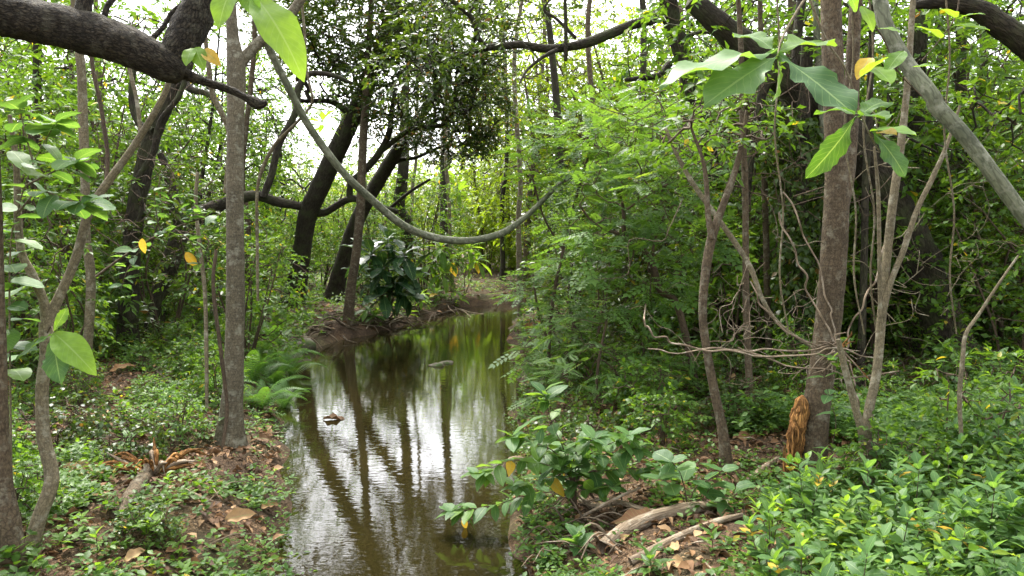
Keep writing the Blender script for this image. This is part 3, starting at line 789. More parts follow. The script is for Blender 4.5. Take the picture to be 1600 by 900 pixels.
# ------------------------------------------------------------------ pale poles and dark trunks deeper in the wood
POLES = [((632, 395), 255, 20, B_FAR, 27, 'dark straight trunk in the glade just right of the leaning trio'), ((694, 380), 150, 14, B_FAR, 31, 'dark far trunk behind the lime rosettes'),
         ((706, 385), 120, 6, B_TAN, 29, 'pale thin pole behind the lime rosettes'), ((642, 380), 120, 5, B_TAN, 30, 'pale thin pole beside the dark straight glade trunk'),
         ((814, 455), 100, 8, B_TAN, 24, 'pale grey pole where the creek bends out of sight'), ((866, 420), 150, 14, B_FAR, 30, 'dark far trunk right of the creek bend'),
         ((786, 400), 120, 7, B_FAR, 34, 'dark thin trunk above the far creek end'), ((838, 420), 60, 6, B_TAN, 36, 'pale thin pole right of the creek bend'),
         ((386, 470), 60, 9, B_BROWN, 17, 'brown pole showing right of the slender grey trunk'), ((165, 470), 100, 10, B_TAN, 15, 'tan pole behind the kinked tan trunk'),
         ((55, 480), 30, 14, B_FAR, 13, 'dark pole behind the left edge saplings'), ((100, 470), 60, 8, B_BROWN, 17, 'thin brown pole behind the heart leaved plant'),
         ((925, 430), 40, 9, B_BROWN, 28, 'brown pole rising behind the feathery bush'), ((1010, 430), 40, 12, B_FAR, 22, 'dark pole hidden in the feathery bush'),
         ((1065, 470), 30, 10, B_BROWN, 17, 'brown pole behind the feathery bush on its right'), ((1230, 500), 30, 16, B_BROWN, 12, 'brown pole behind the dry vines'),
         ((1284, 520), 60, 13, B_GREEN, 9.5, 'grey green pole just behind the stout trunk'), ((1468, 500), 40, 12, B_FAR, 15, 'dark pole behind the right hand bushes'),
         ((1545, 520), 30, 14, B_FAR, 13, 'dark pole near the right edge behind the bushes'), ((1388, 500), 40, 10, B_BROWN, 14, 'brown pole behind the tan forked tree')]
for (u, v), top, w, bk, Yd, lab in POLES:
    j = rng.uniform(-12, 12, 4)
    q = [(u, v, w * 1.15), (u + j[0] * .5, v * .7 + top * .3, w), (u + j[1], (v + top) / 2, w * .95), (u + j[2], top, w * .85), (u + j[3] * 1.5, top - 140, w * .6)]
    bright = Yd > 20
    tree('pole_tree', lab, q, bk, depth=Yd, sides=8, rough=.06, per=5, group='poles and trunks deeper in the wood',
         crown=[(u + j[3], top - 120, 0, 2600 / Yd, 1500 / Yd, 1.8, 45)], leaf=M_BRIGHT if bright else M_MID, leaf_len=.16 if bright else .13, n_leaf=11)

# ------------------------------------------------------------------ bushes and trees that fill the wood: a few of each kind, then copies
def bush_kind(h, w, mat, tpl, leaf_len, n_nodes, n_leaf, twig, stems=5, droop=.25, tint=(.1, .9), flip=.02, bark=B_TWIG, low=.12, tilt=.55):
    base = np.zeros((1, 3))
    A = []
    wood, lv = Acc(), Acc()
    for k in range(stems):
        a = rng.uniform(0, 6.28); r = w * rng.uniform(.1, .35)
        top = np.array([math.cos(a) * r, math.sin(a) * r, h * rng.uniform(.55, .85)])
        mid = top * .5 + rng.normal(size=3) * .06 * h
        sp, _ = tube(wood, [np.array([math.cos(a) * .06, math.sin(a) * .06, -.15]), mid * .6, mid + (0, 0, .05 * h), top], [.012 * h ** .6, .010 * h ** .6, .008 * h ** .6, .005 * h ** .6], 5, 4)
        A.append(sp[3:])
    q = rng.random((n_nodes * 2, 3)) * 2 - 1
    q[:, 2] = low + (1 - low) * (q[:, 2] * .5 + .5)
    rr = np.hypot(q[:, 0], q[:, 1])
    prof = .45 + .55 * np.sin(np.clip(q[:, 2], 0, 1) * math.pi * .82 + .35)
    lump = 1 + .3 * vnoise(q * 2.2, int(h * 100))
    q = q[(rr < prof * lump) & (vnoise(q * 2.6 + 9, int(w * 77)) > -.35)][:n_nodes]
    q = q * np.array([w / 2, w / 2, h])
    dirs = grow(wood, np.vstack(A), q, r_tip=.0035, rmax=.02, sides=3)
    sprays(lv, tpl, q, dirs, n_leaf, twig, leaf_len, droop, tilt, tint, flip)
    return [('stems', wood.mesh('stems', bark)), ('foliage', lv.mesh('foliage', mat))]
def tall_kind(h, r, mat, leaf_len, n_nodes, n_leaf, bark, tr=.12, clear=.45, tpl=KITE, tint=(.1, .9)):
    wood, tw, lv = Acc(), Acc(), Acc()
    b = rng.normal(size=(3, 2)) * .05 * h
    sp, _ = tube(wood, [(0, 0, -.2), (b[0][0] * .4, b[0][1] * .4, h * .3), (b[1][0], b[1][1], h * .6), (b[2][0], b[2][1], h * .92)], [tr, tr * .8, tr * .6, tr * .2], 9, 6, .08, 5, 3, flare=(.3, .5, 4))
    c = np.array([b[1][0], b[1][1], h * (clear + 1) / 2])
    q = in_ellipsoid(n_nodes * 2, c, (r, r, h * (1 - clear) / 2 * 1.1), .4)
    q = q[vnoise(q * .9, int(h * 10)) > -.15][:n_nodes]
    dirs = grow(tw, sp[len(sp) // 2:], q, r_tip=.007, rmax=tr * .5, sides=4)
    sprays(lv, tpl, q, dirs, n_leaf, .45, leaf_len, .25, .55, tint, .02)
    return [('trunk', wood.mesh('trunk', bark)), ('twigs', tw.mesh('twigs', bark)), ('crown', lv.mesh('crown', mat))]
def place(kind, name, loc, rotz, s, label, cat, group, sz=None):
    t = thing(name, label, cat, loc, group)
    t.rotation_euler = (0, 0, rotz)
    t.scale = (s, s, sz or s)
    for n, me in kind:
        o = link(n, me, t)
        if n in ('twigs', 'crown', 'foliage', 'stems'): o['kind'] = 'stuff'
    return t
CLEAR = [(*G(u, v)[:2], r) for u, v, r in ((240, 745, .42), (225, 775, .3), (350, 825, .35), (390, 715, .5), (340, 720, .4), (420, 690, .35), (172, 590, .45), (1000, 840, .42), (1070, 825, .4), (1050, 880, .35), (950, 850, .3), (1120, 810, .3), (1150, 700, .35), (1240, 770, .25), (960, 800, .3), (110, 885, .2))]
def open_ground(x, y):
    m = np.ones(np.shape(x), bool)
    for a, b, r in CLEAR: m &= (x - a) ** 2 + (y - b) ** 2 > r * r
    return m
def project(x, y, z):
    d = np.array([x, y, z - CAM_Z])
    f = d[1] * CP - d[2] * SP
    return 800 + F_PX * d[0] / f, 450 - F_PX * (d[1] * SP + d[2] * CP) / f
def spots(n, xr, yr, gap, ok, tries=6000):
    out = []
    for _ in range(tries):
        if len(out) >= n: break
        x, y = rng.uniform(*xr), rng.uniform(*yr)
        if creek_d(np.array([x]), np.array([y]))[0] < .5 or not open_ground(x, y): continue
        u, v = project(x, y, hz(x, y))
        if not (-120 < u < 1720) or not ok(x, y, u): continue
        if all((x - a) ** 2 + (y - b) ** 2 > gap * gap for a, b in out): out.append((x, y))
    return out

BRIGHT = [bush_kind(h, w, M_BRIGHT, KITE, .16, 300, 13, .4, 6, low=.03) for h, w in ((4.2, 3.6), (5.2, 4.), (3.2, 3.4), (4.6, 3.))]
MID = [bush_kind(h, w, M_MID, t, l, 220, 12, .26, 5, low=.06) for h, w, t, l in ((2.4, 2.1, KITE, .10), (2.9, 2.2, KITE_W, .085), (1.9, 1.9, KITE_N, .12), (3.4, 2.3, KITE, .11))]
BIG = [bush_kind(h, w, M_MID, t, l, 360, 13, .34, 7, low=.06) for h, w, t, l in ((4.8, 3.4, KITE, .13), (5.6, 3.6, KITE_W, .11), (4.2, 3., KITE_N, .16))]
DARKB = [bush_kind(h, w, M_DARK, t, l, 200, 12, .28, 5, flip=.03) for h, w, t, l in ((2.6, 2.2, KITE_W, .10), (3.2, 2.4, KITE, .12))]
FEATHER = [bush_kind(h, w, M_COOL, PINNATE, .3, 90, 4, .16, 5, droop=.2, tilt=.3) for h, w in ((2.2, 2.2), (1.5, 1.7), (2.8, 2.4))]
LOW = [bush_kind(h, w, m, t, l, 90, 9, .14, 5, low=.05) for h, w, m, t, l in ((.75, .9, M_MID, LEAF6, .075), (.6, .8, M_COOL, LEAF6, .065), (.95, 1., M_MID, LEAF6_N, .09), (.55, .9, M_DARK, LEAF6_W, .055))]
LOOK = ['oval leaved', 'cool green', 'narrow leaved', 'dark small leaved']
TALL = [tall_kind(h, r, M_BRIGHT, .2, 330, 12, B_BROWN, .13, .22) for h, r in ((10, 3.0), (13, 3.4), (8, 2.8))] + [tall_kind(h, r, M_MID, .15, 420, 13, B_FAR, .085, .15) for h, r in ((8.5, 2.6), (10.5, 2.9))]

MARKS = [(5, 'the edge trunk'), (70, 'the crooked sapling'), (136, 'the kinked tan trunk'), (235, 'the vine wrapped trunk'), (365, 'the slender grey tree'), (470, 'the leaning trio'),
         (610, 'the lobed leaf shrub'), (700, 'the lime rosettes'), (815, 'the creek bend pole'), (870, 'the feathery bush'), (1000, 'the dark crooked stem'), (1115, 'the crooked forked stem'),
         (1180, 'the thin straight stems'), (1285, 'the stout brown trunk'), (1380, 'the tan forked tree'), (1500, 'the diagonal grey stem'), (1600, 'the right picture edge')]
ORD = ['nearest', 'second', 'third', 'fourth', 'fifth', 'sixth', 'seventh', 'eighth', 'ninth', 'tenth', 'eleventh', 'twelfth', 'thirteenth', 'fourteenth', 'fifteenth', 'sixteenth', 'seventeenth', 'eighteenth', 'nineteenth', 'twentieth', 'twenty-first', 'twenty-second', 'twenty-third', 'twenty-fourth', 'twenty-fifth', 'twenty-sixth', 'twenty-seventh', 'twenty-eighth', 'twenty-ninth', 'thirtieth']
def single_out(things):
    """adds to each shared label what it stands beside and, where that is not enough, its turn counted from the front"""
    by = {}
    first = {t.name for t in things}
    for t in things:
        u, v = project(*t.location)
        k = int(np.argmin([abs(u - m) for m, _ in MARKS]))
        m, nm = MARKS[k]
        rel = 'in line with' if abs(u - m) < 18 else ('left of' if u < m else 'right of')
        by.setdefault((t['label'], rel + ' ' + nm), []).append(t)
    for (lab, where), l in by.items():
        l.sort(key=lambda t: t.location[1])
        for i, t in enumerate(l):
            t['label'] = lab + ' ' + where + ((', %s nearest' % ORD[i] if i else ', nearest') if len(l) > 1 else '')

def rot(): return rng.uniform(0, 6.28)
T = []
for i, (x, y) in enumerate(spots(80, (-38, 42), (31.5, 60), 2.4, lambda x, y, u: creek_d(np.array([x]), np.array([y]))[0] > 1.2)):
    near = y < 38
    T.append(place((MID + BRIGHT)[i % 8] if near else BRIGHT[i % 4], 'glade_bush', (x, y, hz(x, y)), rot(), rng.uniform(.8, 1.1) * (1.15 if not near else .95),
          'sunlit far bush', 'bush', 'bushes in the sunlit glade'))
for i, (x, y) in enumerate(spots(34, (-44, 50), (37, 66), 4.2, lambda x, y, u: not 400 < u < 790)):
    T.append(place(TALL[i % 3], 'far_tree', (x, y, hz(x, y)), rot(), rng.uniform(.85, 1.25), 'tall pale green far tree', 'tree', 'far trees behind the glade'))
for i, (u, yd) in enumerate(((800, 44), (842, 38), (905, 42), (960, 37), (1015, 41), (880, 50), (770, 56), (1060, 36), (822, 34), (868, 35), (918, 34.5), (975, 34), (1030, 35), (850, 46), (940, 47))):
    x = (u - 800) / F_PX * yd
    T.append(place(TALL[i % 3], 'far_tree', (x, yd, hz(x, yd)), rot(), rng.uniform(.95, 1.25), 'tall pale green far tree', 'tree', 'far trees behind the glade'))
for i, (u, yd) in enumerate(((480, 40), (540, 44), (600, 38), (640, 46), (680, 40), (715, 48), (750, 41), (785, 45), (430, 42))):
    x = (u - 800) / F_PX * yd
    T.append(place(TALL[2], 'far_tree', (x, yd, hz(x, yd)), rot(), rng.uniform(.68, .9), 'short pale green far tree', 'tree', 'far trees behind the glade'))
for i, (x, y) in enumerate(spots(16, (-20, 3), (46, 66), 2.6, lambda x, y, u: 400 < u < 790)):
    T.append(place(TALL[2], 'far_tree', (x, y, hz(x, y)), rot(), rng.uniform(.65, .95), 'short pale green far tree', 'tree', 'far trees behind the glade'))
for i, (x, y) in enumerate(spots(52, (-21, -3), (8.5, 31), 1.35, lambda x, y, u: not (395 < u and y < 24) and not (150 < u < 460 and y < 12))):
    k = (MID + MID + DARKB[1:])[i % 9] if y < 13 else (MID + BIG + DARKB[1:])[i % 8]
    T.append(place(k, 'wood_bush', (x, y, hz(x, y)), rot(), rng.uniform(.65, 1.05), 'leafy left wood bush', 'bush', 'bushes filling the left wood'))
for i, (x, y) in enumerate(spots(14, (-26, -6), (17, 36), 3.0, lambda x, y, u: u < 440)):
    T.append(place(TALL[3 + i % 2], 'wood_tree', (x, y, hz(x, y)), rot(), rng.uniform(.75, 1.1), 'leafy tree of the left wood', 'tree', 'trees of the left wood'))
for i, (x, y) in enumerate(spots(76, (.9, 26), (7.5, 31), 1.25, lambda x, y, u: u > 900 and not (u < 1250 and y < 10.5) and not (u < 1400 and y < 8.5))):
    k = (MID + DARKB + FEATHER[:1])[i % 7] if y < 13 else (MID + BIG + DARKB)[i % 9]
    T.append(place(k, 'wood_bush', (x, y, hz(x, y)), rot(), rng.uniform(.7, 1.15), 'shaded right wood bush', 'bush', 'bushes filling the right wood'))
for i, (u, yd, k) in enumerate(((1130, 12.5, 0), (1210, 14, 1), (1330, 12, 2), (1420, 13.5, 0), (1520, 12, 1), (1600, 10.5, 2), (1080, 16, 1), (1470, 16, 0))):
    x = (u - 800) / F_PX * yd
    T.append(place(BIG[k], 'wood_bush', (x, yd, hz(x, yd)), rot(), rng.uniform(1.1, 1.4), 'shaded right wood bush', 'bush', 'bushes filling the right wood'))
for i, (u, yd, k) in enumerate(((60, 13, 0), (150, 15, 1), (250, 17, 2), (330, 20, 0), (20, 11, 2))):
    x = (u - 800) / F_PX * yd
    T.append(place(BIG[k], 'wood_bush', (x, yd, hz(x, yd)), rot(), rng.uniform(1.0, 1.3), 'leafy left wood bush', 'bush', 'bushes filling the left wood'))
for i, (x, y) in enumerate(spots(20, (2, 30), (15, 37), 2.9, lambda x, y, u: u > 960)):
    T.append(place(TALL[3 + i % 2], 'wood_tree', (x, y, hz(x, y)), rot(), rng.uniform(.75, 1.1), 'leafy tree of the right wood', 'tree', 'trees of the right wood'))
# low plants on both banks
for i, (x, y) in enumerate(spots(52, (-9, -1.5), (4.2, 17), .6, lambda x, y, u: not (300 < u < 470 and y < 8.5))):
    T.append(place(LOW[i % 4], 'low_shrub', (x, y, hz(x, y)), rot(), rng.uniform(.45, .95) * (.6 if y < 6.5 and x > -3 else 1), 'low %s shrub' % LOOK[i % 4], 'shrub', 'low shrubs of the left bank'))
for i, (x, y) in enumerate(spots(70, (.3, 9), (4.3, 16), .6, lambda x, y, u: u > 830 and not (u < 1330 and y < 6.2))):
    T.append(place(LOW[i % 4], 'low_shrub', (x, y, hz(x, y)), rot(), rng.uniform(.5, 1.), 'low %s shrub' % LOOK[i % 4], 'shrub', 'low shrubs of the right bank'))
single_out(T)

# ---- feathery pale green bushes reaching over the creek from the right bank
tree('feathery_bush', 'tall feathery blue green bush with layered leaflets beside the creek bend',
     [(856, 610, 7), (858, 540, 6), (864, 470, 6), (880, 390, 5), (900, 310, 5), (920, 240, 4)], B_TWIG, sides=6, rough=0, flare=None,
     branches=[([(858, 540, 5), (840, 480, 4), (832, 420, 3)], 0, .2), ([(880, 390, 4), (850, 340, 3), (830, 270, 3)], 0, -.3)],
     crown=[(880, 250, -.2, 80, 55, .9, 55), (950, 200, 0, 90, 50, 1., 60), (860, 460, 0, 60, 65, .7, 50), (850, 560, .1, 45, 40, .6, 34), (930, 330, 0, 80, 50, .8, 40)],
     leaf=M_COOL, tpl=PINNATE, leaf_len=.30, n_leaf=3, twig=.16, tilt=.25, flat=.25, droop=.12, rtip=.0025, rbranch=.012, cat='bush')
tree('feathery_bush', 'feathery bush on a dark crooked stem leaning left above the open floor',
     [(1096, 505, 12), (1060, 482, 11), (1032, 455, 10), (1022, 420, 10), (1004, 388, 8), (978, 372, 8), (974, 330, 6), (972, 316, 4)], B_TWIG, sides=8, rough=.05, flare=None, depth=9.2, lean=-.6,
     branches=[([(978, 370, 5), (930, 350, 4), (905, 320, 3)], -.4, -.6), ([(1020, 420, 5), (1022, 380, 4), (1040, 330, 3)], -.2, -.3), ([(975, 330, 4), (1020, 300, 3), (1060, 280, 3)], -.6, -.4)],
     crown=[(1000, 300, -.5, 110, 60, .9, 70), (930, 390, -.5, 70, 55, .7, 40), (1070, 370, -.2, 60, 70, .8, 40), (1000, 210, -.3, 110, 45, .9, 60), (990, 460, -.6, 80, 35, .6, 30)],
     leaf=M_COOL, tpl=PINNATE, leaf_len=.28, n_leaf=3, twig=.16, tilt=.25, flat=.25, droop=.12, rtip=.0025, rbranch=.014, cat='bush')
tree('feathery_bush', 'low feathery bush spreading over the floor below the crooked dark stem',
     [(930, 640, 6), (932, 600, 5), (936, 560, 5), (944, 520, 4), (950, 490, 3)], B_TWIG, sides=6, rough=0, flare=None,
     crown=[(940, 570, 0, 90, 40, .8, 40), (880, 610, .1, 50, 30, .5, 18), (1020, 560, .2, 80, 40, .7, 30), (900, 520, .3, 60, 35, .6, 24)],
     leaf=M_COOL, tpl=PINNATE_FINE, leaf_len=.22, n_leaf=3, twig=.14, tilt=.25, flat=.25, droop=.12, rtip=.0022, rbranch=.01, cat='bush')
tree('ivy_tree', 'trunk buried under a dark column of ivy left of the stout brown trunk',
     [(1250, 520, 24), (1250, 420, 22), (1252, 300, 22), (1256, 180, 20), (1262, 60, 18)], B_FAR, depth=9.5, sides=10, rough=.1,
     crown=[(1250, 430, -.1, 34, 90, .35, 110), (1254, 280, -.1, 38, 100, .4, 120), (1225, 210, 0, 40, 60, .4, 60)], leaf=M_DARK, tpl=KITE_W, leaf_len=.095, n_leaf=10, twig=.2, tilt=.8, droop=.7)

# ------------------------------------------------------------------ plants whose leaves can be told apart: every leaf an object
def leaf_mesh(name, mat, *a, **k):
    v, f, uv = leaf_shape(*a, **k)
    return Acc().add(v, f, .5, uv[f]).mesh(name, mat)
def tri(name, mat, *a, n=3, **k):
    out = []
    for s in range(n):
        kk = dict(k); kk['droop'] = k.get('droop', .15) * (.5 + .6 * s); kk['fold'] = k.get('fold', .25) * (1.2 - .3 * s)
        out.append(leaf_mesh(name, mat, *a, seed=s, **kk))
    return out
OVAL_COOL = tri('leaf', O_COOL, 7, .27, 'oval', fold=.22, droop=.22, wave=.012)
OVAL_MID = tri('leaf', O_MID, 7, .24, 'oval', fold=.25, droop=.2, wave=.012)
OVAL_LIME = tri('leaf', O_LIME, 7, .25, 'oval', fold=.25, droop=.18)
LANCE_MID = tri('leaf', O_MID, 6, .17, 'lance', fold=.25, droop=.25)
LANCE_LIME = tri('leaf', O_LIME, 6, .17, 'lance', fold=.3, droop=.15)
HEART_COOL = tri('leaf', O_COOL, 9, .41, 'round', fold=.15, droop=.25, wave=.015)
HEART_MID = tri('leaf', O_MID, 9, .41, 'round', fold=.15, droop=.3, wave=.015)
ROUND_COOL = tri('leaf', O_COOL, 8, .42, 'round', fold=.12, droop=.12, wave=.02)
OBOV_DARK = tri('leaf', O_DARK, 12, .22, 'obov', fold=.3, droop=.35, wave=.02, lobes=5, lobe=.28)
OBOV_LIME = tri('leaf', O_LIME, 9, .17, 'obov', fold=.3, droop=.35, wave=.012)
OBOV_MID = tri('leaf', O_MID, 9, .18, 'obov', fold=.3, droop=.3, wave=.012)
TEAK = tri('leaf', O_COOL, 16, .24, 'obov', fold=.12, droop=.14, wave=.04, cols=5, lobes=7, lobe=.17)
TEAK_MID = tri('leaf', O_MID, 14, .24, 'obov', fold=.2, droop=.2, wave=.035, cols=5, lobes=7, lobe=.15)
TEAK_LIME = tri('leaf', O_LIME, 12, .27, 'oval', fold=.2, droop=.2, wave=.02, cols=5)
YELLOW = tri('leaf', O_YELLOW, 8, .25, 'oval', fold=.3, droop=.25, wave=.02)
DRYM = tri('dry_leaf', O_DRY, 10, .24, 'oval', fold=.6, droop=.3, wave=.06, cols=5)

def put_leaf(root, b, me, pos, d, nrm, size, name='leaf', wid=1.):
    d = unit(d); x = unit(np.cross(d, nrm)); z = np.cross(x, d)
    M = np.eye(4); M[:3, 0] = x * size * wid; M[:3, 1] = d * size; M[:3, 2] = z * size; M[:3, 3] = np.asarray(pos) - b
    o = link(name, me, root)
    o.matrix_local = Matrix(M.tolist())
    return o
def pick(l): return l[int(rng.integers(len(l)))]

def leafy(name, label, cat, base, stems, leaves, size, mode='alt', spacing=.08, elev=(-.1, .5), bark=B_TWIG, group=None, r0=.006, start=.25, tips=None, tip_n=10, yellow=0., upward=.3, tipelev=(-.6, .9)):
    """stems: world polylines; leaves placed along them (alt / opp) or in a whorl at each tip (rosette)"""
    b = np.asarray(base, float)
    root = thing(name, label, cat, b, group)
    total = 0
    for st in stems:
        acc = Acc()
        sp, _ = tube(acc, st, np.linspace(r0, r0 * .4, len(st)), 6, 6)
        link('stem', acc.mesh('stem', bark, b), root)
        L = np.concatenate([[0], np.cumsum(np.linalg.norm(np.diff(sp, axis=0), axis=1))])
        def at(s):
            return np.array([np.interp(s, L, sp[:, k]) for k in range(3)])
        if mode != 'rosette':
            a = rng.uniform(0, 6.28)
            for s in np.arange(L[-1] * start, L[-1], spacing):
                p = at(s); ax = unit(at(min(s + .02, L[-1])) - at(max(s - .02, 0)))
                a += 2.4 if mode == 'alt' else 1.57
                for k in ((0,) if mode == 'alt' else (0, math.pi)):
                    if total > 290: break
                    h = np.array([math.cos(a + k), math.sin(a + k), 0.])
                    h = unit(h - ax * (h @ ax) * .8)
                    d = h + ax * upward + np.array([0, 0, rng.uniform(*elev)])
                    n = np.array([0, 0, 1.]) + rng.normal(size=3) * .25
                    put_leaf(root, b, pick(YELLOW if rng.random() < yellow else leaves), p, d, n, rng.uniform(*size)); total += 1
        ax = unit(sp[-1] - sp[-3])
        tl = tips or leaves
        for k in range(tip_n):
            a = k * 2.4 + rng.uniform(-.3, .3)
            e = tipelev[1] + (tipelev[0] - tipelev[1]) * (k + .5) / tip_n
            d = np.array([math.cos(a), math.sin(a), 0]) * math.cos(e) + np.array([0, 0, 1.]) * math.sin(e) + ax * .25
            n = np.array([-math.cos(a) * math.sin(e), -math.sin(a) * math.sin(e), math.cos(e)]) + rng.normal(size=3) * .15
            me = pick(YELLOW if (rng.random() < yellow and e < 0) else (tl if k < tip_n * .6 else leaves))
            put_leaf(root, b, me, sp[-1] - ax * .012 * k, d, n, rng.uniform(*size) * (1 - .25 * abs(k / tip_n - .5)))
    return root
def px(pts, Ya, Yb=None):
    Yb = Ya if Yb is None else Yb
    n = len(pts)
    return np.array([P(u, v, Ya + (Yb - Ya) * i / max(n - 1, 1)) for i, (u, v) in enumerate(pts)])
def rooted(pts, lean=0.):
    b = G(*pts[0])
    q = px(pts, b[1], b[1] + lean)
    q[0] = b - np.array([0, 0, .03])
    return b, q

# heart leaved plant at the left
b = P(8, 560, 4.6); b[2] = hz(b[0], b[1])
leafy('heart_leaf_plant', 'plant with round blue green heart leaves hanging below the thick limb at far left', 'plant', b,
      [np.vstack([b, px([(15, 430), (28, 330), (52, 255), (88, 190)], 4.5, 4.3)]), px([(40, 290), (80, 270), (120, 250)], 4.35, 4.2), px([(52, 255), (40, 210), (30, 165)], 4.3, 4.25), px([(30, 330), (60, 300), (100, 310), (130, 320)], 4.35, 4.2)],
      HEART_COOL + HEART_COOL + HEART_MID, (.12, .20), spacing=.05, start=.4, elev=(-.5, .3), tip_n=4, bark=B_TAN, tips=HEART_COOL)
t = thing('leafy_branch', 'branch of pale oval leaves with two yellow ones, level across the left wood', 'branch', P(150, 432, 6.6))
b = P(150, 432, 6.6)
for st, w in ((px([(150, 432), (200, 396), (250, 366), (300, 346), (345, 335)], 6.6, 6.2), .012), (px([(250, 364), (244, 330), (240, 292)], 6.4, 6.3), .006), (px([(292, 348), (300, 322), (285, 300)], 6.3, 6.2), .005), (px([(225, 382), (200, 420), (190, 450)], 6.5, 6.3), .005), (px([(270, 356), (300, 380), (312, 420)], 6.4, 6.1), .005)):
    acc = Acc()
    sp, _ = tube(acc, st, np.linspace(w, w * .4, len(st)), 6, 6, .05)
    link('twig', acc.mesh('twig', B_BROWN, b), t)
    for s in range(3, len(sp), 2):
        for q in range(2):
            a = rng.uniform(0, 6.28)
            put_leaf(t, b, pick(OVAL_COOL), sp[s], (math.cos(a), math.sin(a), rng.uniform(-.3, .4)), np.array([0, 0, 1]) + rng.normal(size=3) * .3, rng.uniform(.09, .16))
put_leaf(t, b, YELLOW[1], P(222, 372, 6.3), (.1, -.1, -1), (0, -1, .2), .13)
put_leaf(t, b, YELLOW[2], P(290, 394, 6.2), (.6, -.2, -.7), (.2, -1, .3), .15)

def explicit(name, label, base, twigs, items, bark=B_TAN, cat='branch'):
    """items: (base px, tip px, depth base, depth tip, mesh list, facing, width)"""
    b = np.asarray(base, float)
    t = thing(name, label, cat, b)
    for st, w in twigs:
        acc = Acc(); tube(acc, st, np.linspace(w, w * .5, len(st)), 7, 7, .05)
        link('twig', acc.mesh('twig', bark, b), t)
    for p0, p1, Ya, Yb, ms, n, wid in items:
        a, c = P(*p0, Ya), P(*p1, Yb)
        put_leaf(t, b, pick(ms), a, c - a, np.array(n, float), np.linalg.norm(c - a), wid=wid)
    return t
UPC = (0, -.45, 1)
explicit('huge_leaf_branch', 'twig with huge grey green wavy edged leaves hanging at the upper right', P(1298, -60, 3.9),
         [(px([(1298, -60), (1250, 10), (1222, 60), (1215, 88)], 3.9, 3.55), .008)],
         [((1214, 84), (1036, 78), 3.55, 3.3, TEAK, (0, -.32, 1), .8), ((1216, 86), (1102, 152), 3.55, 3.25, TEAK, (.1, -.6, .9), .85), ((1216, 86), (1340, 168), 3.55, 3.2, TEAK, (0, -.6, 1), 1.05),
          ((1218, 80), (1300, 40), 3.55, 3.8, TEAK_MID, UPC, 1), ((1210, 82), (1160, 20), 3.55, 3.8, TEAK_MID, UPC, 1), ((1214, 88), (1235, 150), 3.6, 3.75, TEAK_MID, (.9, -.4, .2), .8)])
explicit('drooping_leaf_twig', 'twig with a half folded hanging leaf and a yellowing one beside the stout trunk', P(1258, -20, 4.0),
         [(px([(1258, -20), (1290, 60), (1322, 110), (1345, 178), (1370, 230), (1400, 262)], 4.0, 3.9), .007)],
         [((1336, 182), (1290, 268), 3.95, 3.8, TEAK_MID, (.5, -.9, .3), .8), ((1340, 185), (1392, 130), 3.95, 4.1, TEAK_MID, UPC, .9), ((1360, 205), (1430, 193), 3.95, 3.7, TEAK_LIME, (0, -.5, 1), 1), ((1362, 206), (1425, 262), 3.95, 3.8, TEAK, (.2, -.9, .4), 1.1),
          ((1345, 180), (1385, 175), 3.95, 3.6, TEAK_MID, UPC, 1), ((1345, 180), (1280, 150), 3.95, 4.2, TEAK_MID, UPC, 1), ((1345, 120), (1385, 85), 3.95, 3.8, TEAK_LIME, UPC, 1), ((1372, 208), (1400, 205), 3.8, 3.65, YELLOW, (0, -1, .2), 1)])
explicit('lime_leaf_twig', 'twig of bright lime leaves at the top right in front of the diagonal stem', P(1330, -40, 4.3),
         [(px([(1330, -40), (1350, 15), (1380, 60), (1402, 110), (1440, 150)], 4.3, 4.2), .006), (px([(1500, -40), (1495, 20), (1470, 60), (1440, 95)], 4.3, 4.2), .005)],
         [((1338, 18), (1335, -12), 4.2, 4.1, TEAK_LIME, (0, -1, .3), 1), ((1345, 10), (1372, 36), 4.2, 4.1, TEAK_LIME, UPC, 1), ((1372, 45), (1418, 40), 4.2, 4.1, TEAK_LIME, UPC, 1), ((1360, 90), (1340, 112), 4.2, 4.1, YELLOW, UPC, 1), ((1365, 105), (1395, 125), 4.2, 4.0, TEAK_LIME, UPC, 1.1),
          ((1425, 105), (1468, 100), 4.2, 4.1, TEAK_LIME, UPC, 1), ((1492, 28), (1478, 0), 4.2, 4.1, TEAK_LIME, UPC, 1), ((1495, 30), (1535, 10), 4.2, 4.1, TEAK_LIME, UPC, 1), ((1490, 40), (1548, 42), 4.2, 4.1, TEAK_LIME, UPC, 1), ((1470, 60), (1440, 30), 4.2, 4.1, TEAK_LIME, UPC, 1), ((1412, 80), (1386, 98), 4.2, 4.1, TEAK_LIME, UPC, 1)], B_TWIG)
explicit('lime_leaf_twig', 'large lime green leaves hanging into the top edge beside the thick limb', P(362, -60, 4.2),
         [(px([(362, -60), (372, -25), (396, -6)], 4.2, 4.2), .006)],
         [((398, -6), (480, 84), 4.2, 4.0, TEAK_LIME, (.5, -.8, .4), .85), ((368, -30), (330, 34), 4.2, 4.1, TEAK_LIME, (-.3, -.9, .4), 1.2), ((380, -15), (400, 18), 4.2, 4.1, TEAK_LIME, (0, -1, .3), 1), ((306, 74), (312, 98), 4.3, 4.2, TEAK_LIME, (0, -1, .2), 1.1), ((318, 78), (338, 94), 4.3, 4.2, YELLOW, (0, -1, .4), .9), ((300, 75), (288, 96), 4.3, 4.2, TEAK_LIME, (0, -1, .3), 1)], B_TWIG)
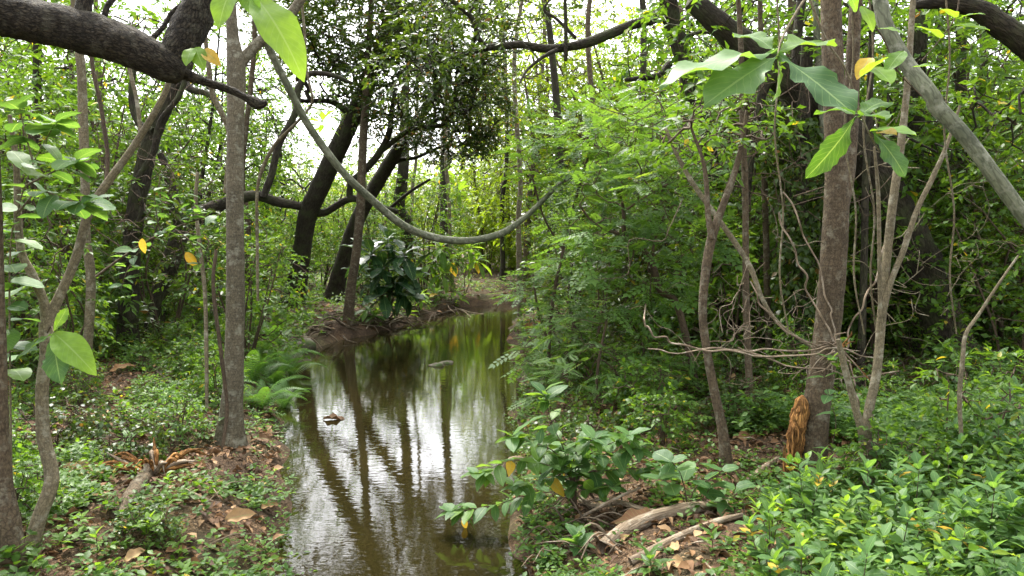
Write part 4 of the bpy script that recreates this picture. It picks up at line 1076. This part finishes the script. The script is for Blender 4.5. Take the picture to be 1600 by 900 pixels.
explicit('broad_leaf_shoot', 'shoot with three broad drooping leaves on the crooked sapling at lower left', P(74, 520, 4.4),
         [(px([(74, 520), (80, 510), (84, 520)], 4.4, 4.3), .005)],
         [((82, 522), (92, 598), 4.35, 4.2, TEAK, (.2, -1, .3), 1.), ((84, 520), (140, 565), 4.35, 4.2, TEAK_LIME, (0, -.6, .8), .9), ((82, 520), (106, 480), 4.35, 4.4, TEAK_MID, (.6, -.5, .4), .8), ((80, 522), (20, 560), 4.35, 4.3, TEAK_MID, UPC, .8)], B_TWIG, 'shoot')

# big dark lobed shrub and the rosettes on the far left bank
def whorl_plant(name, label, base_px, tips, leaves, size, tip_n, cat='shrub', group=None, yellow=.03, dY=0., tipelev=(-.9, .9), r0=.02):
    b = G(*base_px)
    st = []
    for (u, v, dy) in tips:
        e = P(u, v, b[1] + dy)
        m = (b + e) / 2 + rng.normal(size=3) * .1 + np.array([0, 0, .15])
        st.append(np.array([b - (0, 0, .05), m, e]))
    return leafy(name, label, cat, b, st, leaves, size, 'rosette', tip_n=tip_n, yellow=yellow, group=group, bark=B_BROWN, r0=r0, tipelev=tipelev)
whorl_plant('lobed_leaf_shrub', 'large dark green shrub of drooping lobed leaves at the water on the far left bank', (606, 500),
            [(606, 372, 0), (580, 395, -.3), (632, 395, -.2), (600, 415, -.5), (645, 425, .1), (578, 430, 0), (615, 440, -.5), (598, 455, -.4), (630, 462, -.3)], OBOV_DARK, (.55, .95), 14, yellow=.03, tipelev=(-1.1, .9))
whorl_plant('lime_rosette_shrub', 'bright lime shrub with long strap leaves right of the dark lobed shrub', (690, 468),
            [(690, 385, 0), (705, 405, .3), (672, 410, -.1), (690, 425, -.3)], OBOV_LIME, (.5, .85), 13, yellow=.08, tipelev=(-1.1, .8))
whorl_plant('lime_rosette_shrub', 'tall lime rosette touching the looping vine above the far bank', (725, 462), [(733, 388, 0), (745, 405, .2)], OBOV_LIME, (.5, .8), 13, yellow=.05, tipelev=(-1., .8))
whorl_plant('lime_rosette_shrub', 'far lime rosette high in the glade behind the looping vine', (712, 440), [(716, 300, 5), (690, 270, 5)], OBOV_LIME, (.7, 1.2), 12, tipelev=(-.9, .8))
for bpx, tip, lab in (((430, 505), (430, 484), 'pale green rosette on the root bank left of the leaning trio'), ((576, 512), (576, 486), 'small rosette overhanging roots below the dark lobed shrub'), ((655, 488), (655, 462), 'pale rosette between lobed shrub and creek'), ((680, 480), (682, 456), 'pale rosette beside the far water edge'),
                      ((706, 476), (712, 458), 'last pale rosette along the far left water edge'), ((480, 500), (472, 492), 'tiny rosette among roots under the leaning trio'), ((632, 492), (628, 478), 'pale rosette at the foot of the dark lobed shrub'), ((512, 230), (512, 190), None)):
    if lab: whorl_plant('rosette_plant', lab, bpx, [(tip[0], tip[1], 0), (tip[0] + 8, tip[1] + 8, .15)], OBOV_MID if rng.random() < .5 else OBOV_LIME, (.25, .45), 10, 'plant', 'rosettes on the far left bank', .02, tipelev=(-.6, .9), r0=.012)
for q, lab in (([(498, 195), (510, 190)], 'lime leaf rosette hanging in the sky gap by the long looping vine'),):
    e = P(505, 188, 12); b = P(508, 250, 12.3)
    leafy('lime_rosette', lab, 'plant', b, [np.array([b, (b + e) / 2, e])], OBOV_LIME, (.25, .42), 'rosette', tip_n=10)

# oval leaved shrub leaning over the water in front
b, _ = rooted([(900, 800)])
ST = [[(890, 745), (850, 725), (800, 720), (745, 742)], [(880, 770), (820, 775), (770, 790), (705, 800)], [(892, 740), (880, 700), (862, 660), (850, 612)], [(900, 740), (930, 715), (970, 705), (1000, 700)],
      [(905, 745), (950, 735), (1000, 732), (1030, 735)], [(885, 750), (860, 745), (830, 755), (800, 760)], [(895, 730), (905, 700), (930, 685)], [(890, 760), (915, 765), (960, 760)], [(888, 740), (865, 705), (828, 690), (800, 682)], [(900, 730), (940, 700), (985, 680)]]
leafy('oval_leaf_shrub', 'shrub of pointed oval leaves leaning out over the near water', 'shrub', b,
      [np.vstack([b, px(s, b[1] - .05, b[1] - rng.uniform(0, .5))]) for s in ST], OVAL_COOL + OVAL_MID, (.12, .205), 'alt', .036, (-.35, .25), r0=.006, start=.3, tip_n=8, yellow=.01, tipelev=(-.4, .6), upward=.5)
b, _ = rooted([(1075, 800)])
leafy('round_leaf_plant', 'creeping plant with round shield leaves above the dead logs', 'plant', b,
      [np.vstack([b, px(s, b[1], b[1] - .15)]) for s in ([(1070, 765), (1062, 738), (1050, 722)], [(1085, 765), (1110, 748), (1128, 735)], [(1065, 775), (1048, 757), (1030, 748)], [(1090, 785), (1120, 785), (1140, 790)], [(1080, 790), (1100, 775), (1110, 762)], [(1100, 790), (1140, 775), (1150, 762)])],
      ROUND_COOL, (.12, .17), spacing=.08, start=.5, elev=(-.1, .3), tip_n=2, tipelev=(-.2, .5))
# climbing vine on the stout trunk
b = P(1300, 770, 5.6); b[2] = hz(b[0], b[1])
leafy('climbing_vine', 'light green vine with paired oval leaves climbing in front of the stout trunk', 'vine', b,
      [np.vstack([b, px([(1302, 740), (1300, 700), (1306, 660), (1296, 620), (1288, 585), (1300, 560)], 5.5, 5.6)])], OVAL_COOL + OVAL_MID, (.11, .16), 'opp', .14, (-.3, .3), r0=.004, start=.1, tip_n=4)

# herb kinds copied through the right foreground
def herb(label, group, base, h, leaves, tips, size, nst=3, spacing=.05, lean=.25):
    st = []
    for k in range(nst):
        a = rng.uniform(0, 6.28); l = rng.uniform(.3, 1) * lean * h
        e = base + np.array([math.cos(a) * l, math.sin(a) * l, h * rng.uniform(.7, 1.05)])
        st.append(np.array([base + rng.normal(size=3) * .015, base * .55 + e * .45 + (0, 0, .05), e]))
    return leafy('leafy_herb', label, 'herb', base, st, leaves, size, 'opp', spacing, (.0, .5), group=group, r0=.004, start=.3, tips=tips, tip_n=5, upward=.5, tipelev=(.0, 1.1), yellow=.01)
def copy_thing(src, loc, rz, s, label=None):
    c = src.copy(); COL.objects.link(c)
    c.location = loc; c.rotation_euler = (0, 0, rz); c.scale = (s, s, s)
    if label: c['label'] = label
    for ch in src.children:
        d = ch.copy(); COL.objects.link(d); d.parent = c
    return c
LR, GR = 'pale tipped foreground herb', 'leafy herbs of the lower right bed'
protos, used = [], []
p0 = [(1420, 840), (1300, 800), (1520, 760), (1560, 860), (1370, 870)]
for (u, v), (lv, tp, sz, h) in zip(p0, ((OVAL_COOL, OVAL_MID, (.06, .10), .5), (LANCE_MID, LANCE_LIME, (.07, .12), .4), (OVAL_COOL, OVAL_COOL, (.065, .11), .55), (OVAL_MID, OVAL_LIME, (.05, .085), .42), (LANCE_LIME, LANCE_LIME, (.06, .10), .36))):
    protos.append(herb(LR, GR, G(u, v), h, lv, tp, sz, 4)); used.append(G(u, v)[:2])
n = 0
for _ in range(4000):
    if n >= 46: break
    u, v = rng.uniform(1190, 1660), rng.uniform(640, 1080)
    if v < 760 - (u - 1200) * .30 + 70: continue
    q = G(u, v)
    if any((q[0] - a[0]) ** 2 + (q[1] - a[1]) ** 2 < .17 ** 2 for a in used): continue
    used.append(q[:2]); n += 1
    copy_thing(protos[int(rng.choice([0, 2, 3, 2, 0, 2]))] if u > 1330 else protos[int(rng.choice([1, 4, 0, 3]))], q, rot(), rng.uniform(.8, 1.15))
single_out([o for o in sc.objects if o.get('label') == LR])
# single seedlings that stand out
def seedling(label, bpx, tip, leaves, size, n=8, r0=.004, tipelev=(-.3, 1.)):
    b, q = rooted([bpx, ((bpx[0] + tip[0]) / 2 + 2, (bpx[1] + tip[1]) / 2), tip])
    return leafy('seedling', label, 'seedling', b, [q], leaves, size, 'opp', .06, (.0, .5), r0=r0, start=.45, tip_n=n, tipelev=tipelev, group='seedlings that stand out on the banks')
seedling('bright green seedling in the middle of the near left bank', (232, 850), (233, 812), OVAL_LIME, (.08, .15), 7)
seedling('small leafy seedling left of the bright green one', (150, 880), (150, 835), LANCE_MID, (.07, .11), 8)
seedling('green seedling at the near left water edge', (415, 880), (412, 850), LANCE_MID, (.06, .1), 8)
seedling('lime and dark leaved seedling below the leaning oval leaf shrub', (905, 880), (900, 838), OVAL_COOL, (.1, .16), 8)
seedling('low seedling at the bottom centre near the right water edge', (850, 895), (848, 868), OVAL_COOL, (.07, .11), 8)
seedling('dark seedling at the bottom below the dead logs', (1015, 905), (1015, 868), LANCE_MID, (.1, .16), 10)
seedling('seedling standing right of the dead logs', (1110, 868), (1112, 835), LANCE_MID, (.07, .12), 9)
seedling('pale seedling at the bottom near the orange leaf litter', (1185, 885), (1182, 855), OVAL_LIME, (.07, .1), 6)
seedling('light seedling halfway up the left bank', (180, 640), (180, 612), LANCE_MID, (.08, .13), 8)
seedling('pale leaved seedling behind the orange splintered wood', (200, 712), (200, 682), OVAL_COOL, (.08, .13), 7)
seedling('seedling with bright tips right of the orange splintered wood', (262, 780), (262, 745), OVAL_LIME, (.05, .08), 8)
seedling('round leaved plant at the right edge above the herb bed', (1575, 640), (1560, 560), OVAL_COOL, (.14, .22), 8, .006)
seedling('pale tall seedling right of the tan forked tree', (1470, 640), (1475, 540), OVAL_MID, (.1, .16), 8, .005)

# ferns on the left bank
def frond_mesh():
    v, f, _ = FROND
    return Acc().add(v, f, rng.uniform(.2, .9)).mesh('frond', M_FERN)
FR = [frond_mesh() for _ in range(3)]
for i, (u, v, s) in enumerate([(430, 610, .7), (400, 570, .75), (440, 570, .7), (300, 590, .6), (330, 620, .6), (410, 640, .6), (285, 560, .55), (445, 640, .5), (395, 600, .7), (425, 545, .7), (320, 560, .55), (455, 590, .6)]):
    b = G(u, v)
    t = thing('fern', 'feathery left bank fern', 'fern', b, 'ferns of the left bank')
    for k in range(11):
        a = k * 2.4 + rng.uniform(-.3, .3); e = rng.uniform(.15, .9)
        put_leaf(t, b, FR[k % 3], b, (math.cos(a) * math.cos(e), math.sin(a) * math.cos(e), math.sin(e)), (-math.cos(a) * math.sin(e), -math.sin(a) * math.sin(e), math.cos(e)), s * rng.uniform(.75, 1.1), 'frond')

single_out([o for o in sc.objects if o.get('category') == 'fern'])
# ------------------------------------------------------------------ dead wood, roots, stones
def log(name, label, cat, pts, rad, bark=B_DEAD, rough=.15, sides=12, hollow=False, group=None):
    acc = Acc(); b = np.asarray(pts[0], float)
    tube(acc, pts, rad, sides, 6, rough, 12, seed=len(label), cap=not hollow)
    o = link(name, acc.mesh(name, bark, b)); o.location = b
    return tag(o, label, cat, group)
def lay(pxs, lift=.03):
    q = []
    for u, v in pxs:
        g = G(u, v); q.append(g + np.array([0, 0, lift]))
    return np.array(q)
log('dead_log', 'thick weathered log with frayed broken end at the lower centre right', 'log', lay([(944, 868), (975, 842), (1015, 822), (1070, 808), (1120, 800)], .05), [.06, .055, .05, .05, .03])
log('dead_log', 'long pale stick log lying parallel below the frayed log', 'log', lay([(985, 885), (1030, 862), (1075, 840), (1120, 822), (1160, 812)], .03), [.028, .03, .028, .024, .018])
log('dead_branch', 'forked dead branch lying towards the water at lower centre', 'branch', lay([(905, 790), (930, 800), (965, 795), (1000, 805), (1040, 815)], .05), [.014, .018, .02, .02, .02])
log('dead_branch', 'thin dead branch leaning up from the frayed log', 'branch', np.vstack([lay([(905, 815)], .03), P(960, 780, 5.4), P(1000, 762, 5.5)]), [.012, .012, .008])
log('dead_branch', 'bent dead root arching at the right water edge', 'branch', np.array([P(786, 742, 7.2), P(792, 722, 7.2), P(808, 716, 7.2), P(830, 722, 7.2)]), [.02, .022, .022, .02])
log('dead_branch', 'dark stick lying across the floor left of the stout trunk', 'branch', lay([(1130, 800), (1160, 765), (1190, 740), (1215, 722)], .03), [.02, .028, .03, .02])
log('dead_branch', 'fallen grey branch resting in the floor behind the crooked forked stem', 'branch', np.array([G(1100, 545) + (0, 0, .25), G(1060, 530) + (0, 0, .35), G(1010, 520) + (0, 0, .45)]), [.03, .04, .03])
log('dead_branch', 'bare stick poking from the left bank into the water', 'branch', np.array([G(395, 700) + (0, 0, .03), P(425, 715, 7.9), P(452, 732, 7.7)]), [.015, .014, .008], B_ROOT)
log('dead_branch', 'thin fallen branch on the near left bank below the slender grey tree', 'branch', lay([(290, 770), (320, 785), (350, 795)], .03), [.008, .01, .006])
log('dead_branch', 'long bare branch slanting down the left bank past the ferns', 'branch', lay([(175, 530), (215, 560), (260, 600), (300, 630)], .06), [.012, .016, .016, .01], B_BROWN)
# orange rotten stump beside the stout trunk
g = G(1233, 756)
t = thing('rotten_stump', 'broken orange rotting stump leaning on the stout brown trunk', 'stump', g)
Ys = g[1] - .05
acc = Acc(); tube(acc, np.vstack([g - (0, 0, .08), px([(1236, 730), (1241, 705), (1243, 685), (1246, 665), (1250, 645), (1252, 628), (1254, 618)], Ys, Ys + .05)]), [.05, .05, .06, .07, .062, .07, .05, .012], 26, 12, .3, 18, 9)
link('rotten_core', acc.mesh('rotten_core', B_ROT, g), t)
acc = Acc(); tube(acc, np.vstack([g + (.07, .03, -.08), px([(1252, 720), (1258, 690), (1262, 655), (1265, 622), (1262, 600)], Ys + .06, Ys + .12)]), [.05, .045, .045, .04, .035, .012], 12, 8, .2, 12, 3)
link('bark_shell', acc.mesh('bark_shell', B_BROWN, g), t)
for k in range(7):
    acc = Acc(); a = px([(1227 + k * 3, 750 - k * 9)], g[1] - .1)[0]
    tube(acc, [a, a + (.012 * rng.normal(), 0, .1), a + (.02 * rng.normal(), .03, .2 + .05 * rng.random())], [.012, .012, .003], 5, 4, .2, 20, k)
    link('splinter', acc.mesh('splinter', B_ROT, g), t)
# dead tuft on the trunk
g = P(1312, 545, 5.85)
t = thing('dead_tuft', 'brown dried tuft of fibres caught against the stout trunk', 'tuft', g)
for k in range(26):
    acc = Acc(); d = rng.normal(size=3) * np.array([.09, .06, .07])
    tube(acc, [g + d * .2, g + d * .8 + rng.normal(size=3) * .02, g + d * 1.3 + (0, 0, -.03)], [.008, .006, .002], 4, 3, .2, 20, k)
    link('fibre', acc.mesh('fibre', B_ROT if k % 4 == 0 else B_DEAD, g), t)
# orange splintered wood on the left bank
g = G(240, 745)
t = thing('splintered_wood', 'heap of splintered orange broken wood on the left bank', 'wood', g)
for k in range(30):
    acc = Acc(); a = rng.uniform(0, 6.28); l = rng.uniform(.1, .42)
    q = g + np.array([math.cos(a) * .1, math.sin(a) * .1, .06])
    tube(acc, [q, q + (math.cos(a) * l * .5, math.sin(a) * l * .3, rng.uniform(.04, .14)), q + (math.cos(a) * l, math.sin(a) * l * .6, rng.uniform(-.02, .2))], [.012 + .012 * rng.random(), .018, .004], 4, 4, .6, 14, k)
    link('splinter', acc.mesh('splinter', B_ROT if k % 3 else B_DEAD, g), t)
log('rotten_log', 'dark brown rotten log running down from the splintered wood heap', 'log', lay([(236, 740), (215, 770), (200, 795), (190, 820)], .05), [.05, .055, .05, .03], B_BROWN, .25)
# roots laced along the far left bank
t = thing('root_mat', 'tangled bare roots spilling down the far left bank to the water', 'roots', G(520, 520))
g = np.array(G(520, 520))
for k in range(130):
    u = rng.uniform(415, 730)
    v = np.interp(u, [420, 480, 560, 640, 720], [508, 522, 502, 490, 476]) + rng.uniform(-14, 14)
    a = G(u, v); e = G(u + rng.choice([-1, 1]) * rng.uniform(8, 60), v + rng.uniform(-4, 22))
    if abs(e[1] - a[1]) > 4: continue
    e[2] = max(e[2], .01)
    lift = rng.uniform(.01, .13)
    q = [a + (e - a) * t_ + rng.normal(size=3) * .05 + np.array([0, 0, 4 * lift * t_ * (1 - t_)]) for t_ in (0, .3, .65, 1)]
    q = [np.array([p_[0], p_[1], max(p_[2], hz(p_[0], p_[1]) + .01, .01)]) for p_ in q]
    q[0] = q[0] - (0, 0, .04); q[-1] = q[-1] - (0, 0, .06)
    acc = Acc(); r = rng.uniform(.008, .03)
    tube(acc, q, [r, r * .9, r * .7, r * .4], 5, 4, .2, 12, k)
    link('root', acc.mesh('root', B_ROOT if k % 4 else B_DEAD, g), t)
# roots and sticks under the right bank bushes
t = thing('root_mat', 'fine bare roots and twigs at the near right water edge', 'roots', G(900, 800))
g = np.array(G(900, 800))
for k in range(46):
    a = G(rng.uniform(835, 1000), rng.uniform(770, 880)) + np.array([0, 0, .02]); l = rng.uniform(.12, .4); an = rng.uniform(2.2, 4.4)
    q = [a, a + (math.cos(an) * l * .5, math.sin(an) * l * .5, rng.uniform(.02, .14)), a + (math.cos(an) * l, math.sin(an) * l, rng.uniform(-.05, .1))]
    acc = Acc(); r = rng.uniform(.004, .011)
    tube(acc, q, [r, r * .8, r * .4], 5, 4, .2, 15, k)
    link('root', acc.mesh('root', B_DEAD if k % 2 else B_ROOT, g), t)
def stone(label, c, r, seed):
    q = np.array([(x, y, z) for x in (-1, 1) for y in (-1, 1) for z in (-1, 1)], float)
    bmv = []
    n = 10
    th, ph = np.meshgrid(np.linspace(0, math.pi, n), np.linspace(0, 2 * math.pi, 14, endpoint=False), indexing='ij')
    v = np.stack([np.sin(th) * np.cos(ph), np.sin(th) * np.sin(ph), np.cos(th)], -1).reshape(-1, 3)
    v = v * (1 + .45 * vnoise(v * 1.7, seed) + .16 * vnoise(v * 5, seed))[:, None]
    i, j = np.meshgrid(np.arange(n - 1), np.arange(14), indexing='ij')
    f = np.stack([i * 14 + j, (i + 1) * 14 + j, (i + 1) * 14 + (j + 1) % 14, i * 14 + (j + 1) % 14], -1).reshape(-1, 4)
    o = link('stone', Acc().add(v * np.asarray(r), f).mesh('stone', m_rock)); o.location = c
    tag(o, label, 'stone', 'stones at the water')
stone('mossy stone at the left water edge below the leaning trio', G(474, 536) - (0, 0, .05), (.26, .2, .2), 1)
stone('small dark stone beside the mossy stone at the left water edge', G(460, 540), (.13, .12, .1), 2)
stone('dark stone breaking the water surface in mid creek', P(683, 571, 13.9), (.12, .12, .06), 3)
stone('wet stone right of the dark one in mid creek', P(698, 568, 14.2), (.14, .1, .05), 4)
stone('pale stone on the right water edge', P(826, 637, 10.2), (.08, .08, .07), 5)

# ------------------------------------------------------------------ fallen leaves big enough to pick out, litter, ground cover
FALL = [('large curled tan leaf lying on the dead logs', (1030, 822), .34, (-1, .3, .1)), ('orange brown leaf pile leaf at the near left water edge', (352, 818), .22, (1, .2, .2)), ('curled brown leaf on the near left bank', (345, 835), .24, (-.6, .6, .1)),
        ('pale dry leaf at the bottom left corner', (110, 885), .22, (1, .2, .1)), ('folded brown leaf at the bottom of the left bank', (195, 885), .15, (.5, .9, .3)), ('pale dry leaf far up the left bank', (172, 585), .3, (.6, .4, .5)),
        ('tan dry leaf by the flared foot of the slender tree', (395, 690), .2, (1, .1, .2)), ('big orange dry leaf left of the crooked forked stem', (1150, 690), .28, (1, .2, .2)), ('tan fallen leaf at the bottom right of centre', (1045, 890), .2, (1, .3, .1)),
        ('brown fallen leaf right of the dead logs', (1060, 868), .18, (-.4, 1, .1)), ('orange leaf on the floor behind the oval leaf shrub', (930, 700), .2, (1, .1, .2)), ('dry leaf high on the right bank by the fallen grey branch', (1050, 500), .4, (-1, -.2, .5)),
        ('brown leaf hanging at the right water edge', (826, 530), .35, (0, -.2, -1)), ('orange leaf on the floor near the crooked forked stem', (1140, 600), .16, (.4, .2, .6)), ('tan dry leaf left of the splintered wood', (95, 742), .3, (1, .1, .15)), ('dry leaf at the foot of the curved sapling', (155, 605), .22, (1, -.1, .2)),
        ('rust coloured leaf beside the dead logs', (985, 820), .15, (.4, .8, .3)), ('brown leaf under the slender grey tree', (322, 735), .18, (-1, .2, .2)), ('tan leaf on the shaded floor of the right bank', (1010, 690), .18, (1, .5, .1)), ('yellow brown leaf at the near water margin', (408, 800), .16, (.7, .7, .2))]
for lab, (u, v), s, d in FALL:
    g = G(u, v) + np.array([0, 0, .03 if 'hanging' not in lab else .45])
    o = put_leaf(None, np.zeros(3), pick(DRYM), g, np.array(d, float), np.array([0, -.4, 1.]) + rng.normal(size=3) * .2, s, 'fallen_leaf')
    tag(o, lab, 'leaf', 'fallen leaves that stand out')
o = put_leaf(None, np.zeros(3), YELLOW[0], P(724, 808, 5.9), np.array([.2, -.1, -.9]), np.array([0., -1, .2]), .1, 'fallen_leaf')
tag(o, 'single yellow leaf hanging below the oval leaf shrub over the water', 'leaf')
o = put_leaf(None, np.zeros(3), DRYM[0], P(505, 660, 9.6) * np.array([1, 1, 0]) + np.array([0, 0, .012]), np.array([1., .1, .02]), np.array([0, 0, 1.]), .3, 'fallen_leaf')
tag(o, 'brown leaf floating on the creek', 'leaf')

def bank_points(n, xr, yr, dmin=.1, mask=None, falloff=9.):
    x = rng.uniform(*xr, n * 4); y = rng.uniform(*yr, n * 4)
    d = creek_d(x, y)
    keep = (d > dmin) & (np.abs(x) < .78 * y + 1.0) & (rng.random(n * 4) < 1 / (1 + (y / falloff) ** 2))
    if mask is not None: keep &= mask(x, y) & (open_ground(x, y) | (rng.random(n * 4) < .12))
    x, y = x[keep][:n], y[keep][:n]
    return np.stack([x, y, height(x, y)], 1)
def cover(name, label, P0, tpl, mat, leaf, nl, hgt, tint=(.05, .95), elev=(-.1, .7), flip=.01):
    N = len(P0)
    h = rng.uniform(*hgt, N) * (1 + .6 * vnoise(P0 * 1.3, 8))
    a = rng.uniform(0, 6.28, (N, 1)) + np.arange(nl)[None] * 2.4
    e = rng.uniform(*elev, (N, nl))
    d = np.stack([np.cos(a) * np.cos(e), np.sin(a) * np.cos(e), np.sin(e)], -1)
    lv = rng.uniform(.35, 1, (N, nl))
    pos = P0[:, None] + np.stack([np.cos(a) * .012, np.sin(a) * .012, h[:, None] * lv], -1)
    pos[..., :2] += (rng.normal(size=(N, 1, 2)) * .25 * h[:, None, None]) * lv[..., None]
    nr = np.array([0, 0, 1.]) + rng.normal(scale=.35, size=(N, nl, 3))
    sz = (rng.uniform(*leaf, (N, 1)) * rng.uniform(.7, 1.2, (N, nl))).ravel()
    tn = np.clip(rng.uniform(*tint, (N, 1)) * .6 + rng.uniform(*tint, (N, nl)) * .4, 0, .95)
    tn = np.where(rng.random((N, nl)) < flip, .98, tn)
    acc = Acc()
    scatter(acc, tpl, pos.reshape(-1, 3), d.reshape(-1, 3), nr.reshape(-1, 3), sz, tn.ravel())
    tag(link(name, acc.mesh(name, mat)), label, 'ground cover', kind='stuff')
def patch(sc_, thr, seed, side=0):
    def f(x, y):
        m = vnoise(np.stack([x * sc_, y * sc_, 0 * x + .5], 1), seed) > thr
        return m if side == 0 else (m & ((x < -.7) if side < 0 else (x > -.7)))
    return f
cover('ground_cover', 'small leaved green herbs carpeting the left bank', bank_points(3600, (-7, 0), (3.2, 11), .05, patch(1.1, .0, 21, -1), 12), LEAF6, M_MID, (.03, .07), 6, (.03, .24))
cover('ground_cover', 'leafy green herbs crowding the bottom of the near left bank', bank_points(1000, (-5, -1.2), (3.6, 6.4), .12, patch(1.3, -.3, 41, -1), 12), LEAF6, M_MID, (.04, .075), 7, (.04, .2))
cover('ground_cover', 'tiny cool green creeping herbs on the left bank', bank_points(4200, (-9, 0), (3.2, 13), .05, patch(1.6, .0, 22, -1), 12), LEAF6_W, M_COOL, (.022, .042), 6, (.01, .08))
cover('ground_cover', 'small leaved green herbs on the floor of the right bank', bank_points(5200, (0, 9), (3.2, 13), .08, patch(1.0, -.05, 23, 1), 10), LEAF6, M_MID, (.03, .06), 6, (.02, .14))
def edge_mask(x, y):
    d = creek_d(x, y)
    return (d < .38) & (vnoise(np.stack([x * 1.8, y * 1.8, 0 * x], 1), 51) > -.45)
cover('ground_cover', 'small herbs and trailing leaves overhanging the water margins', bank_points(2600, (-5.5, 1.6), (3.4, 16), -.10, edge_mask, 12), LEAF6, M_COOL, (.03, .065), 7, (.05, .22))
cover('ground_cover', 'tiny cool green creeping herbs on the right bank', bank_points(5000, (0, 9), (4, 13), .05, patch(1.5, -.1, 24, 1), 10), LEAF6_W, M_COOL, (.022, .045), 6, (.01, .09))
cover('ground_cover', 'dense leafy undergrowth filling the lower right foreground', bank_points(5200, (1.0, 7), (2.6, 7.5), .3, lambda x, y: (x > 1.15 + .13 * y) & (vnoise(np.stack([x * 1.2, y * 1.2, 0 * x], 1), 31) > -.5), 9), LEAF6, M_COOL, (.05, .085), 7, (.08, .4), tint=(.0, .8))
cover('ground_cover', 'bright lime undergrowth tufts in the lower right foreground', bank_points(260, (1.0, 6), (2.8, 6), .3, lambda x, y: (x > 1.05 + .13 * y) & (vnoise(np.stack([x * 1.1, y * 1.1, 0 * x], 1), 33) > .05), 9), LEAF6_N, M_BRIGHT, (.06, .1), 8, (.2, .42))
cover('ground_cover', 'green undergrowth further back along both banks', bank_points(9000, (-22, 24), (11, 34), .15, patch(.5, -.4, 25), 22), KITE, M_MID, (.07, .13), 7, (.05, .4))

def litter(n, xr, yr, size, label, fo):
    P0 = bank_points(n, xr, yr, .02, None, fo)
    N = len(P0)
    a = rng.uniform(0, 6.28, N)
    d = np.stack([np.cos(a), np.sin(a), rng.normal(scale=.22, size=N)], 1)
    acc = Acc()
    pos = P0 + np.array([0, 0, .01]) + np.abs(rng.normal(scale=.012, size=(N, 1))) * np.array([0, 0, 1])
    nr = np.array([0, 0, 1.]) + rng.normal(scale=.4, size=(N, 3))
    sz, tn = rng.uniform(*size, N), np.clip(rng.beta(1.6, 1.7, N), 0, 1)
    for k, (tp, curl, bend) in enumerate(((LEAF6, .18, .1), (LEAF6_N, .1, .22), (leaf6(.22, .3), .3, -.12), (leaf6(.33, .05), .06, .05))):
        v = tp[0].copy(); v[:, 2] += curl * np.abs(v[:, 0]) / .28 * np.where(v[:, 0] > 0, 1., .35) + bend * np.sin(v[:, 1] * 3.1)
        v[:, 0] += .08 * np.sin(v[:, 1] * 2.6 + k)
        m = np.arange(N) % 4 == k
        scatter(acc, (v, tp[1], None), pos[m], d[m], nr[m], sz[m], tn[m])
    tag(link('leaf_litter', acc.mesh('leaf_litter', M_LITTER)), label, 'leaf litter', kind='stuff')
litter(17000, (-8, 8), (3, 12), (.035, .11), 'brown dead leaves littering both near banks', 12)
litter(5000, (-20, 20), (12, 32), (.10, .22), 'brown dead leaves littering the floor of the wood further back', 22)
acc = Acc()
for q in bank_points(420, (-8, 8), (3.4, 16), .02, None, 10):
    a = rng.uniform(0, 6.28); l = rng.uniform(.08, .45)
    tube(acc, [q + (0, 0, .015), q + (math.cos(a) * l * .5, math.sin(a) * l * .5, .03 + rng.uniform(0, .05)), q + (math.cos(a) * l, math.sin(a) * l, .02)], [.006, .005, .002], 4, 2, cap=False)
tag(link('fallen_twigs', acc.mesh('fallen_twigs', B_DEAD)), 'thin dead twigs strewn over both banks', 'twigs', kind='stuff')
def tangle(name, label, n, ur, vr, Yr, L, group, bark, r=(.003, .008)):
    g = P((ur[0] + ur[1]) / 2, vr[1], (Yr[0] + Yr[1]) / 2)
    t = thing(name, label, 'twigs', g, group)
    for k in range(n):
        a = P(rng.uniform(*ur), rng.uniform(*vr), rng.uniform(*Yr))
        d = rnd_dir(1, 0, .9)[0] * np.array([1, .5, 1]); l = rng.uniform(*L)
        q = [a + d * l * s + rng.normal(size=3) * l * .07 for s in np.linspace(0, 1, 6)]
        acc = Acc(); w = rng.uniform(*r)
        tube(acc, q, np.linspace(w, w * .5, 6), 5, 4, .1, 20, k)
        link('twig', acc.mesh('twig', bark, g), t)
tangle('twig_tangle', 'tangle of bare brown twigs hanging below the huge leaves', 60, (1030, 1290), (130, 330), (6.5, 9), (.4, 1.3), 'tangles of bare twigs', B_TWIG)
tangle('twig_tangle', 'tangle of bare dry twigs around the foot of the thin straight stems', 40, (1080, 1290), (430, 600), (6.2, 8.5), (.3, .9), 'tangles of bare twigs', B_DEAD, (.002, .005))
tangle('twig_tangle', 'tangle of thin bare twigs between the saplings and the vine wrapped trunk', 46, (140, 350), (150, 420), (8, 11), (.4, 1.3), 'tangles of bare twigs', B_TWIG)
tangle('twig_tangle', 'tangle of pale twigs right of the tan forked tree', 40, (1330, 1580), (200, 540), (6, 9), (.4, 1.2), 'tangles of bare twigs', B_TAN, (.002, .006))
tangle('twig_tangle', 'thin bare twigs criss crossing under the top centre limb', 30, (690, 1010), (20, 150), (11.5, 13), (.5, 1.5), 'tangles of bare twigs', B_FAR, (.004, .01))
